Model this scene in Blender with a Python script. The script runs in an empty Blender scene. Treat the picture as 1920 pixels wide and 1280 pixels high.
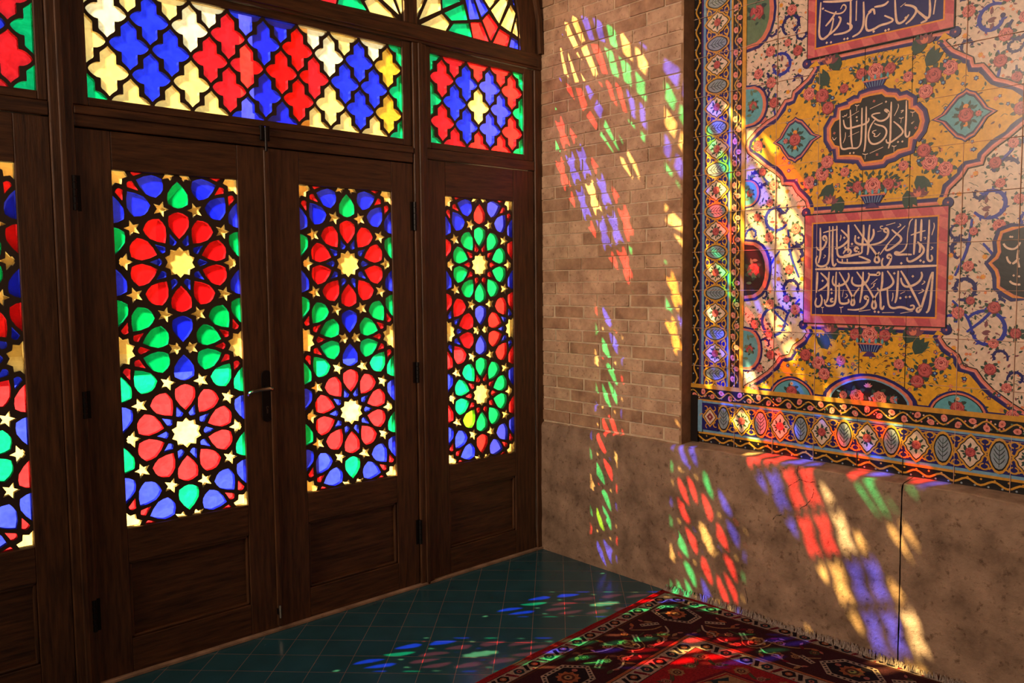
import bpy, bmesh, math, random
from math import sin, cos, pi, radians, atan2, hypot
from mathutils import Vector, Matrix, noise
from mathutils.geometry import delaunay_2d_cdt
random.seed(7)
SC = bpy.context.scene
COL = SC.collection

# ------------------------------------------------------------------ camera
CAM = Vector((-3.12397138, -3.22072019, 1.48))
CR = Vector((0.74229758, -0.67000344, -0.00947048))
CU = Vector((0.0558282, 0.04775535, 0.99729767))
CF = Vector((0.6677406, 0.74082037, -0.07285377))
FPX = 1538.626
cd = bpy.data.cameras.new('camera'); cam = bpy.data.objects.new('camera', cd); COL.objects.link(cam)
M = Matrix(((CR.x, CU.x, -CF.x, CAM.x), (CR.y, CU.y, -CF.y, CAM.y), (CR.z, CU.z, -CF.z, CAM.z), (0, 0, 0, 1)))
cam.matrix_world = M
cd.sensor_width = 36; cd.lens = FPX / 1920 * 36; cd.clip_start = .05; cd.clip_end = 200
SC.camera = cam

def _ray(px, py): return CF + CR * ((px - 960) / FPX) - CU * ((py - 640) / FPX)
def door(px, py, y=0.):
    d = _ray(px, py); q = CAM + d * ((y - CAM.y) / d.y); return (q.x, q.z)
def wall(px, py, x=.08):
    d = _ray(px, py); q = CAM + d * ((x - CAM.x) / d.x); return (q.y, q.z)

# ------------------------------------------------------------------ world, sun, large lights, exposure
SC.view_settings.view_transform = 'Standard'; SC.view_settings.look = 'None'
SC.view_settings.gamma = 1; SC.view_settings.use_curve_mapping = False
SC.view_settings.exposure = 0.0
w = bpy.data.worlds.new('sky'); SC.world = w; w.use_nodes = True
nt = w.node_tree; nt.nodes.clear()
o = nt.nodes.new('ShaderNodeOutputWorld'); b = nt.nodes.new('ShaderNodeBackground')
tc = nt.nodes.new('ShaderNodeTexCoord'); sx = nt.nodes.new('ShaderNodeSeparateXYZ'); rp = nt.nodes.new('ShaderNodeValToRGB')
rp.color_ramp.elements[0].position = 0.0; rp.color_ramp.elements[0].color = (1.0, .93, .82, 1)
rp.color_ramp.elements[1].position = 0.6; rp.color_ramp.elements[1].color = (.55, .72, 1.0, 1)
nt.links.new(tc.outputs['Generated'], sx.inputs[0]); nt.links.new(sx.outputs['Z'], rp.inputs[0])
nt.links.new(rp.outputs[0], b.inputs[0]); nt.links.new(b.outputs[0], o.inputs[0]); b.inputs[1].default_value = 1.15

SUN_AZ, SUN_EL = radians(-43.3), radians(38.0)
sd = Vector((cos(SUN_AZ) * cos(SUN_EL), sin(SUN_AZ) * cos(SUN_EL), -sin(SUN_EL)))
sl = bpy.data.lights.new('sun', 'SUN'); so = bpy.data.objects.new('sun', sl); COL.objects.link(so)
so.rotation_euler = sd.to_track_quat('-Z', 'Y').to_euler(); so.location = (-8, 9, 9)
sl.energy = 50; sl.angle = radians(.55); sl.color = (1, .93, .8)

def area(name, loc, target, sx_, sy_, power, color, spread=180):
    l = bpy.data.lights.new(name, 'AREA'); ob = bpy.data.objects.new(name, l); COL.objects.link(ob)
    l.shape = 'RECTANGLE'; l.size = sx_; l.size_y = sy_; l.energy = power; l.color = color
    l.spread = radians(spread)
    ob.location = loc; ob.rotation_euler = (Vector(target) - Vector(loc)).to_track_quat('-Z', 'Y').to_euler()
    return ob
area('hall_windows_light', (-7.6, -1.3, 3.3), (0, -1.35, 2.1), 1.8, 1.4, 52, (1, .78, .58), 62)
area('hall_depth_light', (-4.5, -6.8, 3.6), (-.4, -1.2, .9), 2.5, 1.6, 36, (1, .72, .55))

# ------------------------------------------------------------------ helpers
MATS = {}
def newmat(name):
    m = bpy.data.materials.new(name); m.use_nodes = True; MATS[name] = m
    return m, m.node_tree, m.node_tree.nodes['Principled BSDF']
def N(nt, t, **k):
    n = nt.nodes.new(t)
    for a, v in k.items():
        if hasattr(n, a): setattr(n, a, v)
        else: n.inputs[a].default_value = v
    return n
def rgb(c): return (c[0], c[1], c[2], 1)
def srgb(r, g, b):
    f = lambda v: (v / 255 / 12.92) if v / 255 <= .04045 else ((v / 255 + .055) / 1.055) ** 2.4
    return (f(r), f(g), f(b))
def simple(name, c, rough=.5, spec=.5, var=0, vscale=20, bump=0, bscale=80, coat=0, metal=0, stretch=None, c2=None, pits=0):
    m, nt, p = newmat(name)
    p.inputs['Base Color'].default_value = rgb(c); p.inputs['Roughness'].default_value = rough
    p.inputs['Specular IOR Level'].default_value = spec; p.inputs['Metallic'].default_value = metal
    p.inputs['Coat Weight'].default_value = coat; p.inputs['Coat Roughness'].default_value = .08
    tc = N(nt, 'ShaderNodeTexCoord'); mp = N(nt, 'ShaderNodeMapping')
    nt.links.new(tc.outputs['Object'], mp.inputs[0])
    if stretch: mp.inputs['Scale'].default_value = stretch
    if var or c2:
        nz = N(nt, 'ShaderNodeTexNoise', Scale=vscale, Detail=6., Roughness=.62)
        nt.links.new(mp.outputs[0], nz.inputs['Vector'])
        rp = N(nt, 'ShaderNodeValToRGB')
        lo = tuple(max(0, v * (1 - var)) for v in c); hi = c2 if c2 else tuple(min(1, v * (1 + var)) for v in c)
        rp.color_ramp.elements[0].position = .32; rp.color_ramp.elements[1].position = .68
        rp.color_ramp.elements[0].color = rgb(lo); rp.color_ramp.elements[1].color = rgb(hi)
        nt.links.new(nz.outputs['Fac'], rp.inputs[0]); nt.links.new(rp.outputs[0], p.inputs['Base Color'])
    if pits:
        nv = N(nt, 'ShaderNodeTexNoise', Scale=pits, Detail=4., Roughness=.7); nt.links.new(mp.outputs[0], nv.inputs['Vector'])
        r2 = N(nt, 'ShaderNodeValToRGB'); r2.color_ramp.elements[0].position = .30; r2.color_ramp.elements[1].position = .44
        r2.color_ramp.elements[0].color = (.35, .28, .22, 1); r2.color_ramp.elements[1].color = (1, 1, 1, 1); nt.links.new(nv.outputs['Fac'], r2.inputs[0])
        mm = N(nt, 'ShaderNodeMixRGB'); mm.blend_type = 'MULTIPLY'; mm.inputs[0].default_value = .8
        src = p.inputs['Base Color'].links[0].from_socket; nt.links.new(src, mm.inputs[1]); nt.links.new(r2.outputs[0], mm.inputs[2]); nt.links.new(mm.outputs[0], p.inputs['Base Color'])
    if bump:
        nb = N(nt, 'ShaderNodeTexNoise', Scale=bscale, Detail=8., Roughness=.7)
        nt.links.new(mp.outputs[0], nb.inputs['Vector'])
        bn = N(nt, 'ShaderNodeBump', Strength=bump, Distance=.006)
        nt.links.new(nb.outputs['Fac'], bn.inputs['Height']); nt.links.new(bn.outputs[0], p.inputs['Normal'])
    return m

def glassmat(name, tint, trans=.12, vs=26):
    """hammered coloured sheet; the tint is split over the two faces of the sheet"""
    m, nt, p = newmat(name); nt.nodes.remove(p)
    out = nt.nodes['Material Output']
    t = tuple(v ** .5 for v in tint)
    tc = N(nt, 'ShaderNodeTexCoord')
    n1 = N(nt, 'ShaderNodeTexNoise', Scale=vs, Detail=5., Roughness=.6, Distortion=1.2)
    nt.links.new(tc.outputs['Object'], n1.inputs['Vector'])
    rp = N(nt, 'ShaderNodeValToRGB'); rp.color_ramp.elements[0].position = .3; rp.color_ramp.elements[1].position = .7
    rp.color_ramp.elements[0].color = rgb(tuple(v * .84 for v in t))
    rp.color_ramp.elements[1].color = rgb(tuple(min(1, v * 1.04 + .012) for v in t))
    nt.links.new(n1.outputs['Fac'], rp.inputs[0])
    tr = N(nt, 'ShaderNodeBsdfTransparent'); nt.links.new(rp.outputs[0], tr.inputs[0])
    tl = N(nt, 'ShaderNodeBsdfTranslucent'); tl.inputs[0].default_value = rgb(tint)
    gl = N(nt, 'ShaderNodeBsdfGlossy', Roughness=.12); gl.inputs[0].default_value = (.9, .9, .9, 1)
    n2 = N(nt, 'ShaderNodeTexNoise', Scale=90., Detail=3.); nt.links.new(tc.outputs['Object'], n2.inputs['Vector'])
    bn = N(nt, 'ShaderNodeBump', Strength=.5, Distance=.004); nt.links.new(n2.outputs['Fac'], bn.inputs['Height'])
    nt.links.new(bn.outputs[0], gl.inputs['Normal'])
    m1 = N(nt, 'ShaderNodeMixShader'); m1.inputs[0].default_value = trans
    nt.links.new(tr.outputs[0], m1.inputs[1]); nt.links.new(tl.outputs[0], m1.inputs[2])
    m2 = N(nt, 'ShaderNodeMixShader'); m2.inputs[0].default_value = .035
    nt.links.new(m1.outputs[0], m2.inputs[1]); nt.links.new(gl.outputs[0], m2.inputs[2])
    nt.links.new(m2.outputs[0], out.inputs[0])
    return m

glassmat('glass_red', (.93, .028, .035))
glassmat('glass_blue', (.035, .06, .95))
glassmat('glass_green', (.004, .62, .20))
glassmat('glass_lime', (.25, .80, .02))
glassmat('glass_yellow', (1.0, .72, .24))
glassmat('glass_amber', (.80, .46, .05))
glassmat('glass_cream', (1.0, .84, .46))
GC = {'R': 'glass_red', 'B': 'glass_blue', 'G': 'glass_green', 'L': 'glass_lime', 'Y': 'glass_yellow', 'A': 'glass_amber', 'C': 'glass_cream'}

def woodmat(name, c, c2, axis='z'):
    st = {'z': (14, 14, 1.2), 'x': (1.2, 14, 14)}[axis]
    return simple(name, c, rough=.42, var=.45, c2=c2, vscale=5, bump=.25, bscale=9, stretch=st)
woodmat('wood', (.058, .021, .0075), (.128, .049, .016))
woodmat('wood_rail', (.058, .021, .0075), (.128, .049, .016), 'x')
simple('came', (.045, .024, .014), rough=.5)
simple('iron', (.012, .009, .008), rough=.45, metal=.6)
simple('chrome', (.55, .5, .42), rough=.25, metal=1)
simple('brick', srgb(184, 142, 112), rough=.88, var=.26, c2=srgb(212, 172, 138), vscale=9, bump=.7, bscale=60, pits=50)
simple('brick_dark', srgb(160, 118, 90), rough=.9, var=.3, c2=srgb(190, 148, 114), vscale=12, bump=.6, bscale=60)
simple('mortar', srgb(196, 170, 140), rough=.95, var=.25, vscale=14, bump=.5, bscale=70)
simple('plaster', srgb(136, 106, 84), rough=.9, var=.34, c2=srgb(174, 140, 114), vscale=7, bump=1.0, bscale=45, pits=38)
simple('stone_ledge', srgb(150, 118, 92), rough=.9, var=.3, c2=srgb(190, 154, 124), vscale=10, bump=.7, bscale=60)
simple('wall_plaster', srgb(150, 118, 90), rough=.95, var=.2, vscale=3)
simple('reveal', srgb(150, 112, 78), rough=.9, var=.3, vscale=14, bump=.5)
simple('ceiling_plaster', srgb(150, 110, 80), rough=.95)
simple('courtyard_paving', srgb(205, 190, 165), rough=.9, var=.15, vscale=1.5)
simple('courtyard_brick', srgb(205, 165, 115), rough=.9, var=.2, vscale=2.5)
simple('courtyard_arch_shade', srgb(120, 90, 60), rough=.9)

# glossy glazed floor tiles laid on the diagonal
m, nt, p = newmat('floor_tile')
tc = N(nt, 'ShaderNodeTexCoord'); mp = N(nt, 'ShaderNodeMapping'); mp.inputs['Rotation'].default_value = (0, 0, radians(45))
mp.inputs['Location'].default_value = (.033, .0905, 0)
br = N(nt, 'ShaderNodeTexBrick'); br.offset = 0
br.inputs['Scale'].default_value = 1; br.inputs['Brick Width'].default_value = .1405; br.inputs['Row Height'].default_value = .1405
br.inputs['Mortar Size'].default_value = .0011; br.inputs['Mortar Smooth'].default_value = .1
br.inputs['Color1'].default_value = (.018, .104, .138, 1); br.inputs['Color2'].default_value = (.023, .120, .156, 1)
br.inputs['Mortar'].default_value = (.34, .24, .19, 1)
nt.links.new(tc.outputs['Object'], mp.inputs[0]); nt.links.new(mp.outputs[0], br.inputs['Vector'])
nz = N(nt, 'ShaderNodeTexNoise', Scale=7., Detail=6.); nt.links.new(tc.outputs['Object'], nz.inputs['Vector'])
mx = N(nt, 'ShaderNodeMixRGB'); mx.blend_type = 'MULTIPLY'; mx.inputs[0].default_value = .5
nt.links.new(br.outputs['Color'], mx.inputs[1]); nt.links.new(nz.outputs['Fac'], mx.inputs[2]); nt.links.new(mx.outputs[0], p.inputs['Base Color'])
p.inputs['Roughness'].default_value = .2; p.inputs['Specular IOR Level'].default_value = .5
mr = N(nt, 'ShaderNodeMapRange'); mr.inputs['To Min'].default_value = .10; mr.inputs['To Max'].default_value = .34
nt.links.new(nz.outputs['Fac'], mr.inputs[0]); nt.links.new(mr.outputs[0], p.inputs['Roughness'])
bn = N(nt, 'ShaderNodeBump', Strength=.25, Distance=.002); bn.invert = True
nt.links.new(br.outputs['Fac'], bn.inputs['Height']); nt.links.new(bn.outputs[0], p.inputs['Normal'])

def empty(name, loc=(0, 0, 0), parent=None, **k):
    e = bpy.data.objects.new(name, None); COL.objects.link(e); e.location = loc; e.empty_display_size = .1
    if parent: e.parent = parent
    for a, v in k.items(): e[a] = v
    return e
class MB:
    def __init__(s): s.v = []; s.f = []; s.m = []; s.mats = []
    def mi(s, mat):
        if mat not in s.mats: s.mats.append(mat)
        return s.mats.index(mat)
    def poly(s, pts, mat):
        i = len(s.v); s.v += [tuple(p) for p in pts]; s.f.append(tuple(range(i, i + len(pts)))); s.m.append(s.mi(mat))
    def box(s, x0, x1, y0, y1, z0, z1, mat, j=0):
        i = len(s.v); q = lambda: random.uniform(-j, j) if j else 0
        for z in (z0, z1):
            for (x, y) in ((x0, y0), (x1, y0), (x1, y1), (x0, y1)): s.v.append((x + q(), y + q(), z + q()))
        k = s.mi(mat)
        for f in ((0, 3, 2, 1), (4, 5, 6, 7), (0, 1, 5, 4), (1, 2, 6, 5), (2, 3, 7, 6), (3, 0, 4, 7)):
            s.f.append(tuple(i + a for a in f)); s.m.append(k)
    def prism(s, pts, y0, y1, mat, sides=True):
        """closed outline in x-z pushed through y"""
        a = sum(pts[i][0] * pts[(i + 1) % len(pts)][1] - pts[(i + 1) % len(pts)][0] * pts[i][1] for i in range(len(pts)))
        if a < 0: pts = pts[::-1]
        n = len(pts); i = len(s.v); k = s.mi(mat)
        s.v += [(p[0], y0, p[1]) for p in pts] + [(p[0], y1, p[1]) for p in pts]
        s.f.append(tuple(range(i, i + n))); s.m.append(k)
        s.f.append(tuple(range(i + 2 * n - 1, i + n - 1, -1))); s.m.append(k)
        if sides:
            for j in range(n):
                s.f.append((i + (j + 1) % n, i + j, i + n + j, i + n + (j + 1) % n)); s.m.append(k)
    def tube(s, path, r, mat, n=8):
        i0 = len(s.v); k = s.mi(mat)
        rr = r if isinstance(r, (list, tuple)) else [r] * len(path)
        for a, p in enumerate(path):
            p = Vector(p); d = (Vector(path[min(a + 1, len(path) - 1)]) - Vector(path[max(a - 1, 0)])).normalized()
            u = d.cross(Vector((0, 0, 1)));
            if u.length < .01: u = d.cross(Vector((1, 0, 0)))
            u.normalize(); w_ = d.cross(u)
            for q in range(n):
                t = 2 * pi * q / n; s.v.append(tuple(p + (u * cos(t) + w_ * sin(t)) * rr[a]))
        for a in range(len(path) - 1):
            for q in range(n):
                s.f.append((i0 + a * n + q, i0 + a * n + (q + 1) % n, i0 + (a + 1) * n + (q + 1) % n, i0 + (a + 1) * n + q)); s.m.append(k)
        s.f.append(tuple(range(i0, i0 + n))[::-1]); s.m.append(k)
        e = i0 + (len(path) - 1) * n; s.f.append(tuple(range(e, e + n))); s.m.append(k)
    def build(s, name, parent=None, bevel=0, loc=None, smooth=False, **k):
        me = bpy.data.meshes.new(name); me.from_pydata(s.v, [], s.f)
        for mn in s.mats: me.materials.append(MATS[mn])
        me.polygons.foreach_set('material_index', s.m)
        if smooth: me.polygons.foreach_set('use_smooth', [True] * len(s.f))
        me.update()
        ob = bpy.data.objects.new(name, me); COL.objects.link(ob)
        if parent: ob.parent = parent; ob.matrix_parent_inverse = Matrix.Translation(-Vector(parent.location)) if parent.type == 'EMPTY' else Matrix.Identity(4)
        if bevel:
            bm = ob.modifiers.new('bevel', 'BEVEL'); bm.width = bevel; bm.segments = 2; bm.limit_method = 'ANGLE'
        for a, v in k.items(): ob[a] = v
        return ob

def clip(poly, cl):
    """Sutherland-Hodgman against a convex counter-clockwise outline"""
    out = poly
    for i in range(len(cl)):
        a = cl[i]; b = cl[(i + 1) % len(cl)]
        f = lambda p: (b[0] - a[0]) * (p[1] - a[1]) - (b[1] - a[1]) * (p[0] - a[0])
        inp = out; out = []
        for j in range(len(inp)):
            p, q = inp[j], inp[(j + 1) % len(inp)]; fp, fq = f(p), f(q)
            if fp >= 0: out.append(p)
            if (fp >= 0) != (fq >= 0):
                t = fp / (fp - fq); out.append((p[0] + (q[0] - p[0]) * t, p[1] + (q[1] - p[1]) * t))
        if len(out) < 3: return []
    res = [out[0]]
    for p in out[1:]:
        if hypot(p[0] - res[-1][0], p[1] - res[-1][1]) > .0006: res.append(p)
    if hypot(res[0][0] - res[-1][0], res[0][1] - res[-1][1]) < .0006: res.pop()
    ar = abs(sum(res[i][0] * res[(i + 1) % len(res)][1] - res[(i + 1) % len(res)][0] * res[i][1] for i in range(len(res)))) / 2
    return res if len(res) > 2 and ar > 3e-5 else []
def rect(x0, x1, z0, z1): return [(x0, z0), (x1, z0), (x1, z1), (x0, z1)]

def stained(pieces, outer, parent, y=.0195, th=.021):
    """pieces: (outline, colour code) in x-z; one lattice mesh with holes, one pane mesh"""
    cu = bpy.data.curves.new('lattice', 'CURVE'); cu.dimensions = '2D'; cu.fill_mode = 'BOTH'; cu.extrude = th / 2
    for pts in [outer] + [p for p, c in pieces]:
        sp = cu.splines.new('POLY'); sp.points.add(len(pts) - 1); sp.use_cyclic_u = True
        for i, p in enumerate(pts): sp.points[i].co = (p[0], p[1], 0, 1)
    tmp = bpy.data.objects.new('tmp', cu); COL.objects.link(tmp)
    dg = bpy.context.evaluated_depsgraph_get(); dg.update()
    me = bpy.data.meshes.new_from_object(tmp.evaluated_get(dg)); me.name = 'lattice'
    bpy.data.objects.remove(tmp)
    me.transform(Matrix(((1, 0, 0, 0), (0, 0, 1, y), (0, 1, 0, 0), (0, 0, 0, 1))))
    me.materials.clear(); me.materials.append(MATS['came'])
    ob = bpy.data.objects.new('lattice', me); COL.objects.link(ob)
    mb = MB()
    for pts, c in pieces:
        cx = sum(p[0] for p in pts) / len(pts); cz = sum(p[1] for p in pts) / len(pts)
        q = [(cx + (p[0] - cx) * 1.03, cz + (p[1] - cz) * 1.03) for p in pts]
        mb.prism(q, y - th / 2 + .0006, y - th / 2 + .0036, GC[c], sides=False)
    gp = mb.build('glass_pane')
    for x in (ob, gp):
        if parent: x.parent = parent; x.matrix_parent_inverse = Matrix.Translation(-Vector(parent.location))
    return ob, gp

# ------------------------------------------------------------------ stained glass patterns
def rosette_window(x0, x1, z0, z1, scheme, special=None):
    W = x1 - x0; h = (z1 - z0) / 4; k = h / .33375; kx = (W / 2) / .2375
    cx = (x0 + x1) / 2; zc = (z0 + z1) / 2
    P = []
    R = rect(x0 + .0012, x1 - .0012, z0 + .0012, z1 - .0012)
    def add(c, pts, col, extra=None):
        q = [(c[0] + p[0] * kx, c[1] + p[1] * k) for p in pts]
        a = sum(q[i][0] * q[(i + 1) % len(q)][1] - q[(i + 1) % len(q)][0] * q[i][1] for i in range(len(q)))
        if a < 0: q = q[::-1]
        q = clip(q, R)
        if q: P.append((q, col))
    def pol(r, a): return (r * cos(radians(a)), r * sin(radians(a)))
    def petal(a):
        return [pol(.0906, a), pol(.113, a - 10.5), pol(.142, a - 15.3), pol(.162, a - 14.2), pol(.180, a - 12), pol(.189, a - 5), pol(.192, a), pol(.189, a + 5), pol(.180, a + 12), pol(.162, a + 14.2), pol(.142, a + 15.3), pol(.113, a + 10.5)]
    def kite(a): return [pol(.1137, a), pol(.079, a - 10.5), pol(.070, a - 5.5), pol(.0675, a), pol(.070, a + 5.5), pol(.079, a + 10.5)]
    def star10():
        o = []
        for i in range(20): o.append(pol(.0595 if i % 2 == 0 else .0465, 90 + 18 * i))
        return o
    def star5(cx_, cz_, a, r=.031):
        o = []
        for i in range(10):
            q = pol(r if i % 2 == 0 else r * .44, a + 36 * i); o.append((cx_ + q[0], cz_ + q[1]))
        return o
    flip = [(p[0], .3995 - p[1]) for p in petal(90)]
    # full rosettes in the middle column
    for s in (1, -1):
        c = (cx, zc + s * h)
        add(c, star10(), 'Y')
        for i in range(10):
            a = 90 + 36 * i; col = scheme['petal']
            if special and special[0] == s and special[1] == i: col = 'L'
            add(c, petal(a), col); add(c, kite(a + 18), scheme['kite'])
            sa = a + 18
            ctr = pol(.212, sa)
            if abs(sin(radians(sa))) > .02:
                add(c, star5(ctr[0], ctr[1], sa + 180), 'Y')
            else:
                # star cut by the crossing bars at the edge
                sgn = 1 if cos(radians(sa)) > 0 else -1
                st = star5(.206 * sgn, 0, sa + 180, .034)
                m_ = .2375 - .010
                cl = [(-1, -1.4), (m_ * 1, -.0), (-1, 1.4)] if sgn > 0 else [(1, 1.4), (-m_, 0), (1, -1.4)]
                if sgn > 0: cl = [(m_ - .06, -.085), (m_, 0), (m_ - .06, .085), (0, .085), (0, -.085)]
                else: cl = [(-m_ + .06, .085), (-m_, 0), (-m_ + .06, -.085), (0, -.085), (0, .085)]
                st = clip(st if sum(st[i][0] * st[(i + 1) % 10][1] - st[(i + 1) % 10][0] * st[i][1] for i in range(10)) > 0 else st[::-1], cl)
                if st: add(c, st, 'Y')
        add(c, flip if s > 0 else [(p[0], -p[1]) for p in flip], scheme['flip_end'])
        add(c, [(p[0], -p[1]) for p in flip] if s > 0 else flip, scheme['flip_mid'])
    # stars cut by the crossing bars on the centre line (top, middle, bottom)
    for zz in (z0, zc, z1):
        for sg in (1, -1):
            st = star5(.0300 * sg, 0, 0 if sg < 0 else 180, .031)
            m_ = .0085 * sg
            cl = [(m_, 0), (m_ + .09 * sg, -.125), (m_ + .09 * sg, .125)]
            if sg < 0: cl = cl[::-1]
            st = st if sum(st[i][0] * st[(i + 1) % 10][1] - st[(i + 1) % 10][0] * st[i][1] for i in range(10)) > 0 else st[::-1]
            st = clip(st, cl)
            if st: add((cx, zz), st, 'Y')
    # rosettes centred on the edges
    for ex in (x0, x1):
        for zz, pc, kc in ((zc, scheme['mid_petal'], scheme['mid_kite']), (z0, scheme['end_petal'], scheme['end_kite']), (z1, scheme['end_petal'], scheme['end_kite'])):
            c = (ex, zz); add(c, star10(), 'Y')
            for i in range(10):
                a = 90 + 36 * i
                if (ex == x0 and cos(radians(a)) > -.01) or (ex == x1 and cos(radians(a)) < .01): add(c, petal(a), pc)
                sa = a + 18
                if (ex == x0 and cos(radians(sa)) > 0) or (ex == x1 and cos(radians(sa)) < 0): add(c, kite(sa), kc)
            up = flip; dn = [(p[0], -p[1]) for p in flip]
            if zz == zc: add(c, up, scheme['edge_in']); add(c, dn, scheme['edge_in'])
            elif zz == z0: add(c, up, scheme['edge_out'])
            else: add(c, dn, scheme['edge_out'])
    return P

S_MAIN = dict(petal='R', kite='B', flip_end='G', flip_mid='B', mid_petal='G', mid_kite='R', end_petal='B', end_kite='R', edge_in='B', edge_out='G')
S_SIDE = dict(petal='G', kite='R', flip_end='R', flip_mid='B', mid_petal='R', mid_kite='B', end_petal='B', end_kite='R', edge_in='B', edge_out='R')

def quatre(x0, x1, z0, z1, n, grid, off):
    """grid[j] = colours of the n+1 shapes on row j (bottom, middle, top); off = two rows of n"""
    q = [(0, .0930), (.008, .0838), (.017, .0758), (.0255, .0690), (.0290, .0630), (.0285, .046), (.0290, .0295), (.042, .0275), (.054, .0215), (.0640, .0130), (.0695, .0060), (.0720, 0)]
    full = q + [(a, -b_) for a, b_ in q[-2::-1]] + [(-a, -b_) for a, b_ in q[1:]] + [(-a, b_) for a, b_ in q[-2:0:-1]]
    full = full[::-1]
    sx_ = (x1 - x0) / n; sz = (z1 - z0) / 2; fx = sx_ / .1497 * .95; fz = sz / .2085 * .955
    R = rect(x0 + .0012, x1 - .0012, z0 + .0012, z1 - .0012); P = []
    def put(cx, cz, c):
        p = clip([(cx + a * fx, cz + b_ * fz) for a, b_ in full], R)
        if p: P.append((p, c))
    for j in range(3):
        for i in range(n + 1): put(x0 + i * sx_, z0 + j * sz, grid[j][i])
    for j in range(2):
        for i in range(n): put(x0 + (i + .5) * sx_, z0 + (j + .5) * sz, off[j][i])
    return P

# ------------------------------------------------------------------ door wall: carpentry
XC = -1.567                        # centre line of the glazed front
GZ0, GZ1 = .567, 1.899
TZ0, TZ1 = 2.150, 2.567
def mirror_pts(P): return [([(2 * XC - x, z) for x, z in p][::-1], c) for p, c in P]

def leaf(name, x0, x1, z0, z1, gx0, gx1, px0, px1, scheme=None, special=None, pieces=None, label=None):
    e = empty(name, ((x0 + x1) / 2, 0, z0), kind='structure')
    mb = MB(); YF, YB = 0.0, .04
    mb.box(x0, gx0, YF, YB, z0, z1, 'wood'); mb.box(gx1, x1, YF, YB, z0, z1, 'wood')
    for a, b_ in ((z0, .142), (.437, GZ0), (GZ1, z1)): mb.box(gx0, gx1, YF + .0005, YB, a, b_, 'wood_rail')
    # slim fillets either side of the lower panel
    if px0 > gx0 + .004: mb.box(gx0, px0, YF + .0004, YB, .142, .437, 'wood')
    if px1 < gx1 - .004: mb.box(px1, gx1, YF + .0004, YB, .142, .437, 'wood')
    mb.build('leaf_frame', e, bevel=.003)
    pn = MB(); a0, a1 = max(px0, gx0), min(px1, gx1)
    pn.box(a0 - .004, a1 + .004, .020, .034, .138, .441, 'wood_rail')
    pn.build('lower_panel', e, bevel=.002)
    ml = MB(); t = .012
    ml.box(a0, a1, .006, .022, .142, .142 + t, 'wood_rail'); ml.box(a0, a1, .006, .022, .437 - t, .437, 'wood_rail')
    ml.box(a0, a0 + t, .006, .022, .142, .437, 'wood'); ml.box(a1 - t, a1, .006, .022, .142, .437, 'wood')
    ml.build('panel_moulding', e, bevel=.004)
    P = pieces if pieces else rosette_window(gx0, gx1, GZ0, GZ1, scheme, special)
    stained(P, rect(gx0 - .01, gx1 + .01, GZ0 - .01, GZ1 + .01), e)
    return e
def hinges(e, x, zs):
    for z0, z1 in zs:
        mb = MB(); n = 5; hh = (z1 - z0) / n
        for i in range(n): mb.tube([(x, -.008, z0 + i * hh + .001), (x, -.008, z0 + (i + 1) * hh - .001)], .009, 'iron', 10)
        mb.box(x - .022, x + .022, -.003, .001, z0, z1, 'iron')
        mb.build('hinge', e)

d1 = leaf('door_1', -2.304, -1.581, .012, 2.038, -2.176, -1.702, -2.178, -1.696, S_MAIN)
hinges(d1, -2.305, ((.21, .33), (1.0, 1.1), (1.745, 1.87)))
d2 = leaf('door_2', -1.577, -.842, .012, 2.038, -1.430, -.963, -1.433, -.966, S_MAIN)
hinges(d2, -.838, ((.21, .33), (1.0, 1.1), (1.725, 1.86)))
# lock plate, lever handle and keyhole on the left leaf
mb = MB(); cx = -1.607
out = [(cx + .021 * cos(t), 1.10 + .021 * sin(t)) for t in [pi * i / 8 for i in range(9)]] + [(cx + .021 * cos(t), .925 + .021 * sin(t)) for t in [pi + pi * i / 8 for i in range(9)]]
mb.prism(out, -.006, .0, 'iron'); hp = mb.build('lock_plate', d1, bevel=.001)
mb = MB(); mb.tube([(cx, 0, 1.047), (cx, -.045, 1.047)], .009, 'iron', 12)
mb.tube([(cx + .006, -.045, 1.047), (cx - .01, -.047, 1.048), (cx - .05, -.047, 1.047), (cx - .078, -.046, 1.043), (cx - .09, -.043, 1.036), (cx - .092, -.034, 1.028)], [.008, .0085, .0075, .007, .0075, .006], 'chrome', 10)
mb.build('lever_handle', d1, smooth=True, label='chrome lever handle')
mb = MB(); mb.tube([(cx, -.0075, .965), (cx, -.002, .965)], .006, 'came', 10); mb.box(cx - .003, cx + .003, -.0075, -.002, .94, .965, 'came'); mb.build('keyhole', d1)
mb = MB(); mb.tube([(-1.581, -.012, .055), (-1.581, -.012, .11)], .005, 'chrome', 8); mb.box(-1.59, -1.572, -.01, .0, .07, .098, 'iron'); mb.build('floor_bolt', d2, label='small bright floor bolt')
mb = MB(); mb.box(-1.605, -1.565, -.02, 0, 2.065, 2.125, 'iron'); mb.tube([(-1.585, -.024, 2.02), (-1.585, -.024, 2.12)], .006, 'iron', 8); mb.build('top_bolt', d2, bevel=.002)
# meeting bead between the two leaves
mb = MB(); mb.box(-1.590, -1.568, -.010, 0, .02, 2.03, 'wood'); mb.build('meeting_bead', d2, bevel=.004)

P_SIDE = rosette_window(-.650, -.2025, GZ0, GZ1, S_SIDE, (-1, 4))
w1 = leaf('window_1', -.760, -.055, .012, 2.065, -.650, -.2025, -.662, -.200, pieces=P_SIDE)
w2 = leaf('window_2', 2 * XC + .055, 2 * XC + .760, .012, 2.065, 2 * XC + .2025, 2 * XC + .650, 2 * XC + .2, 2 * XC + .662, pieces=mirror_pts(P_SIDE))

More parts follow.
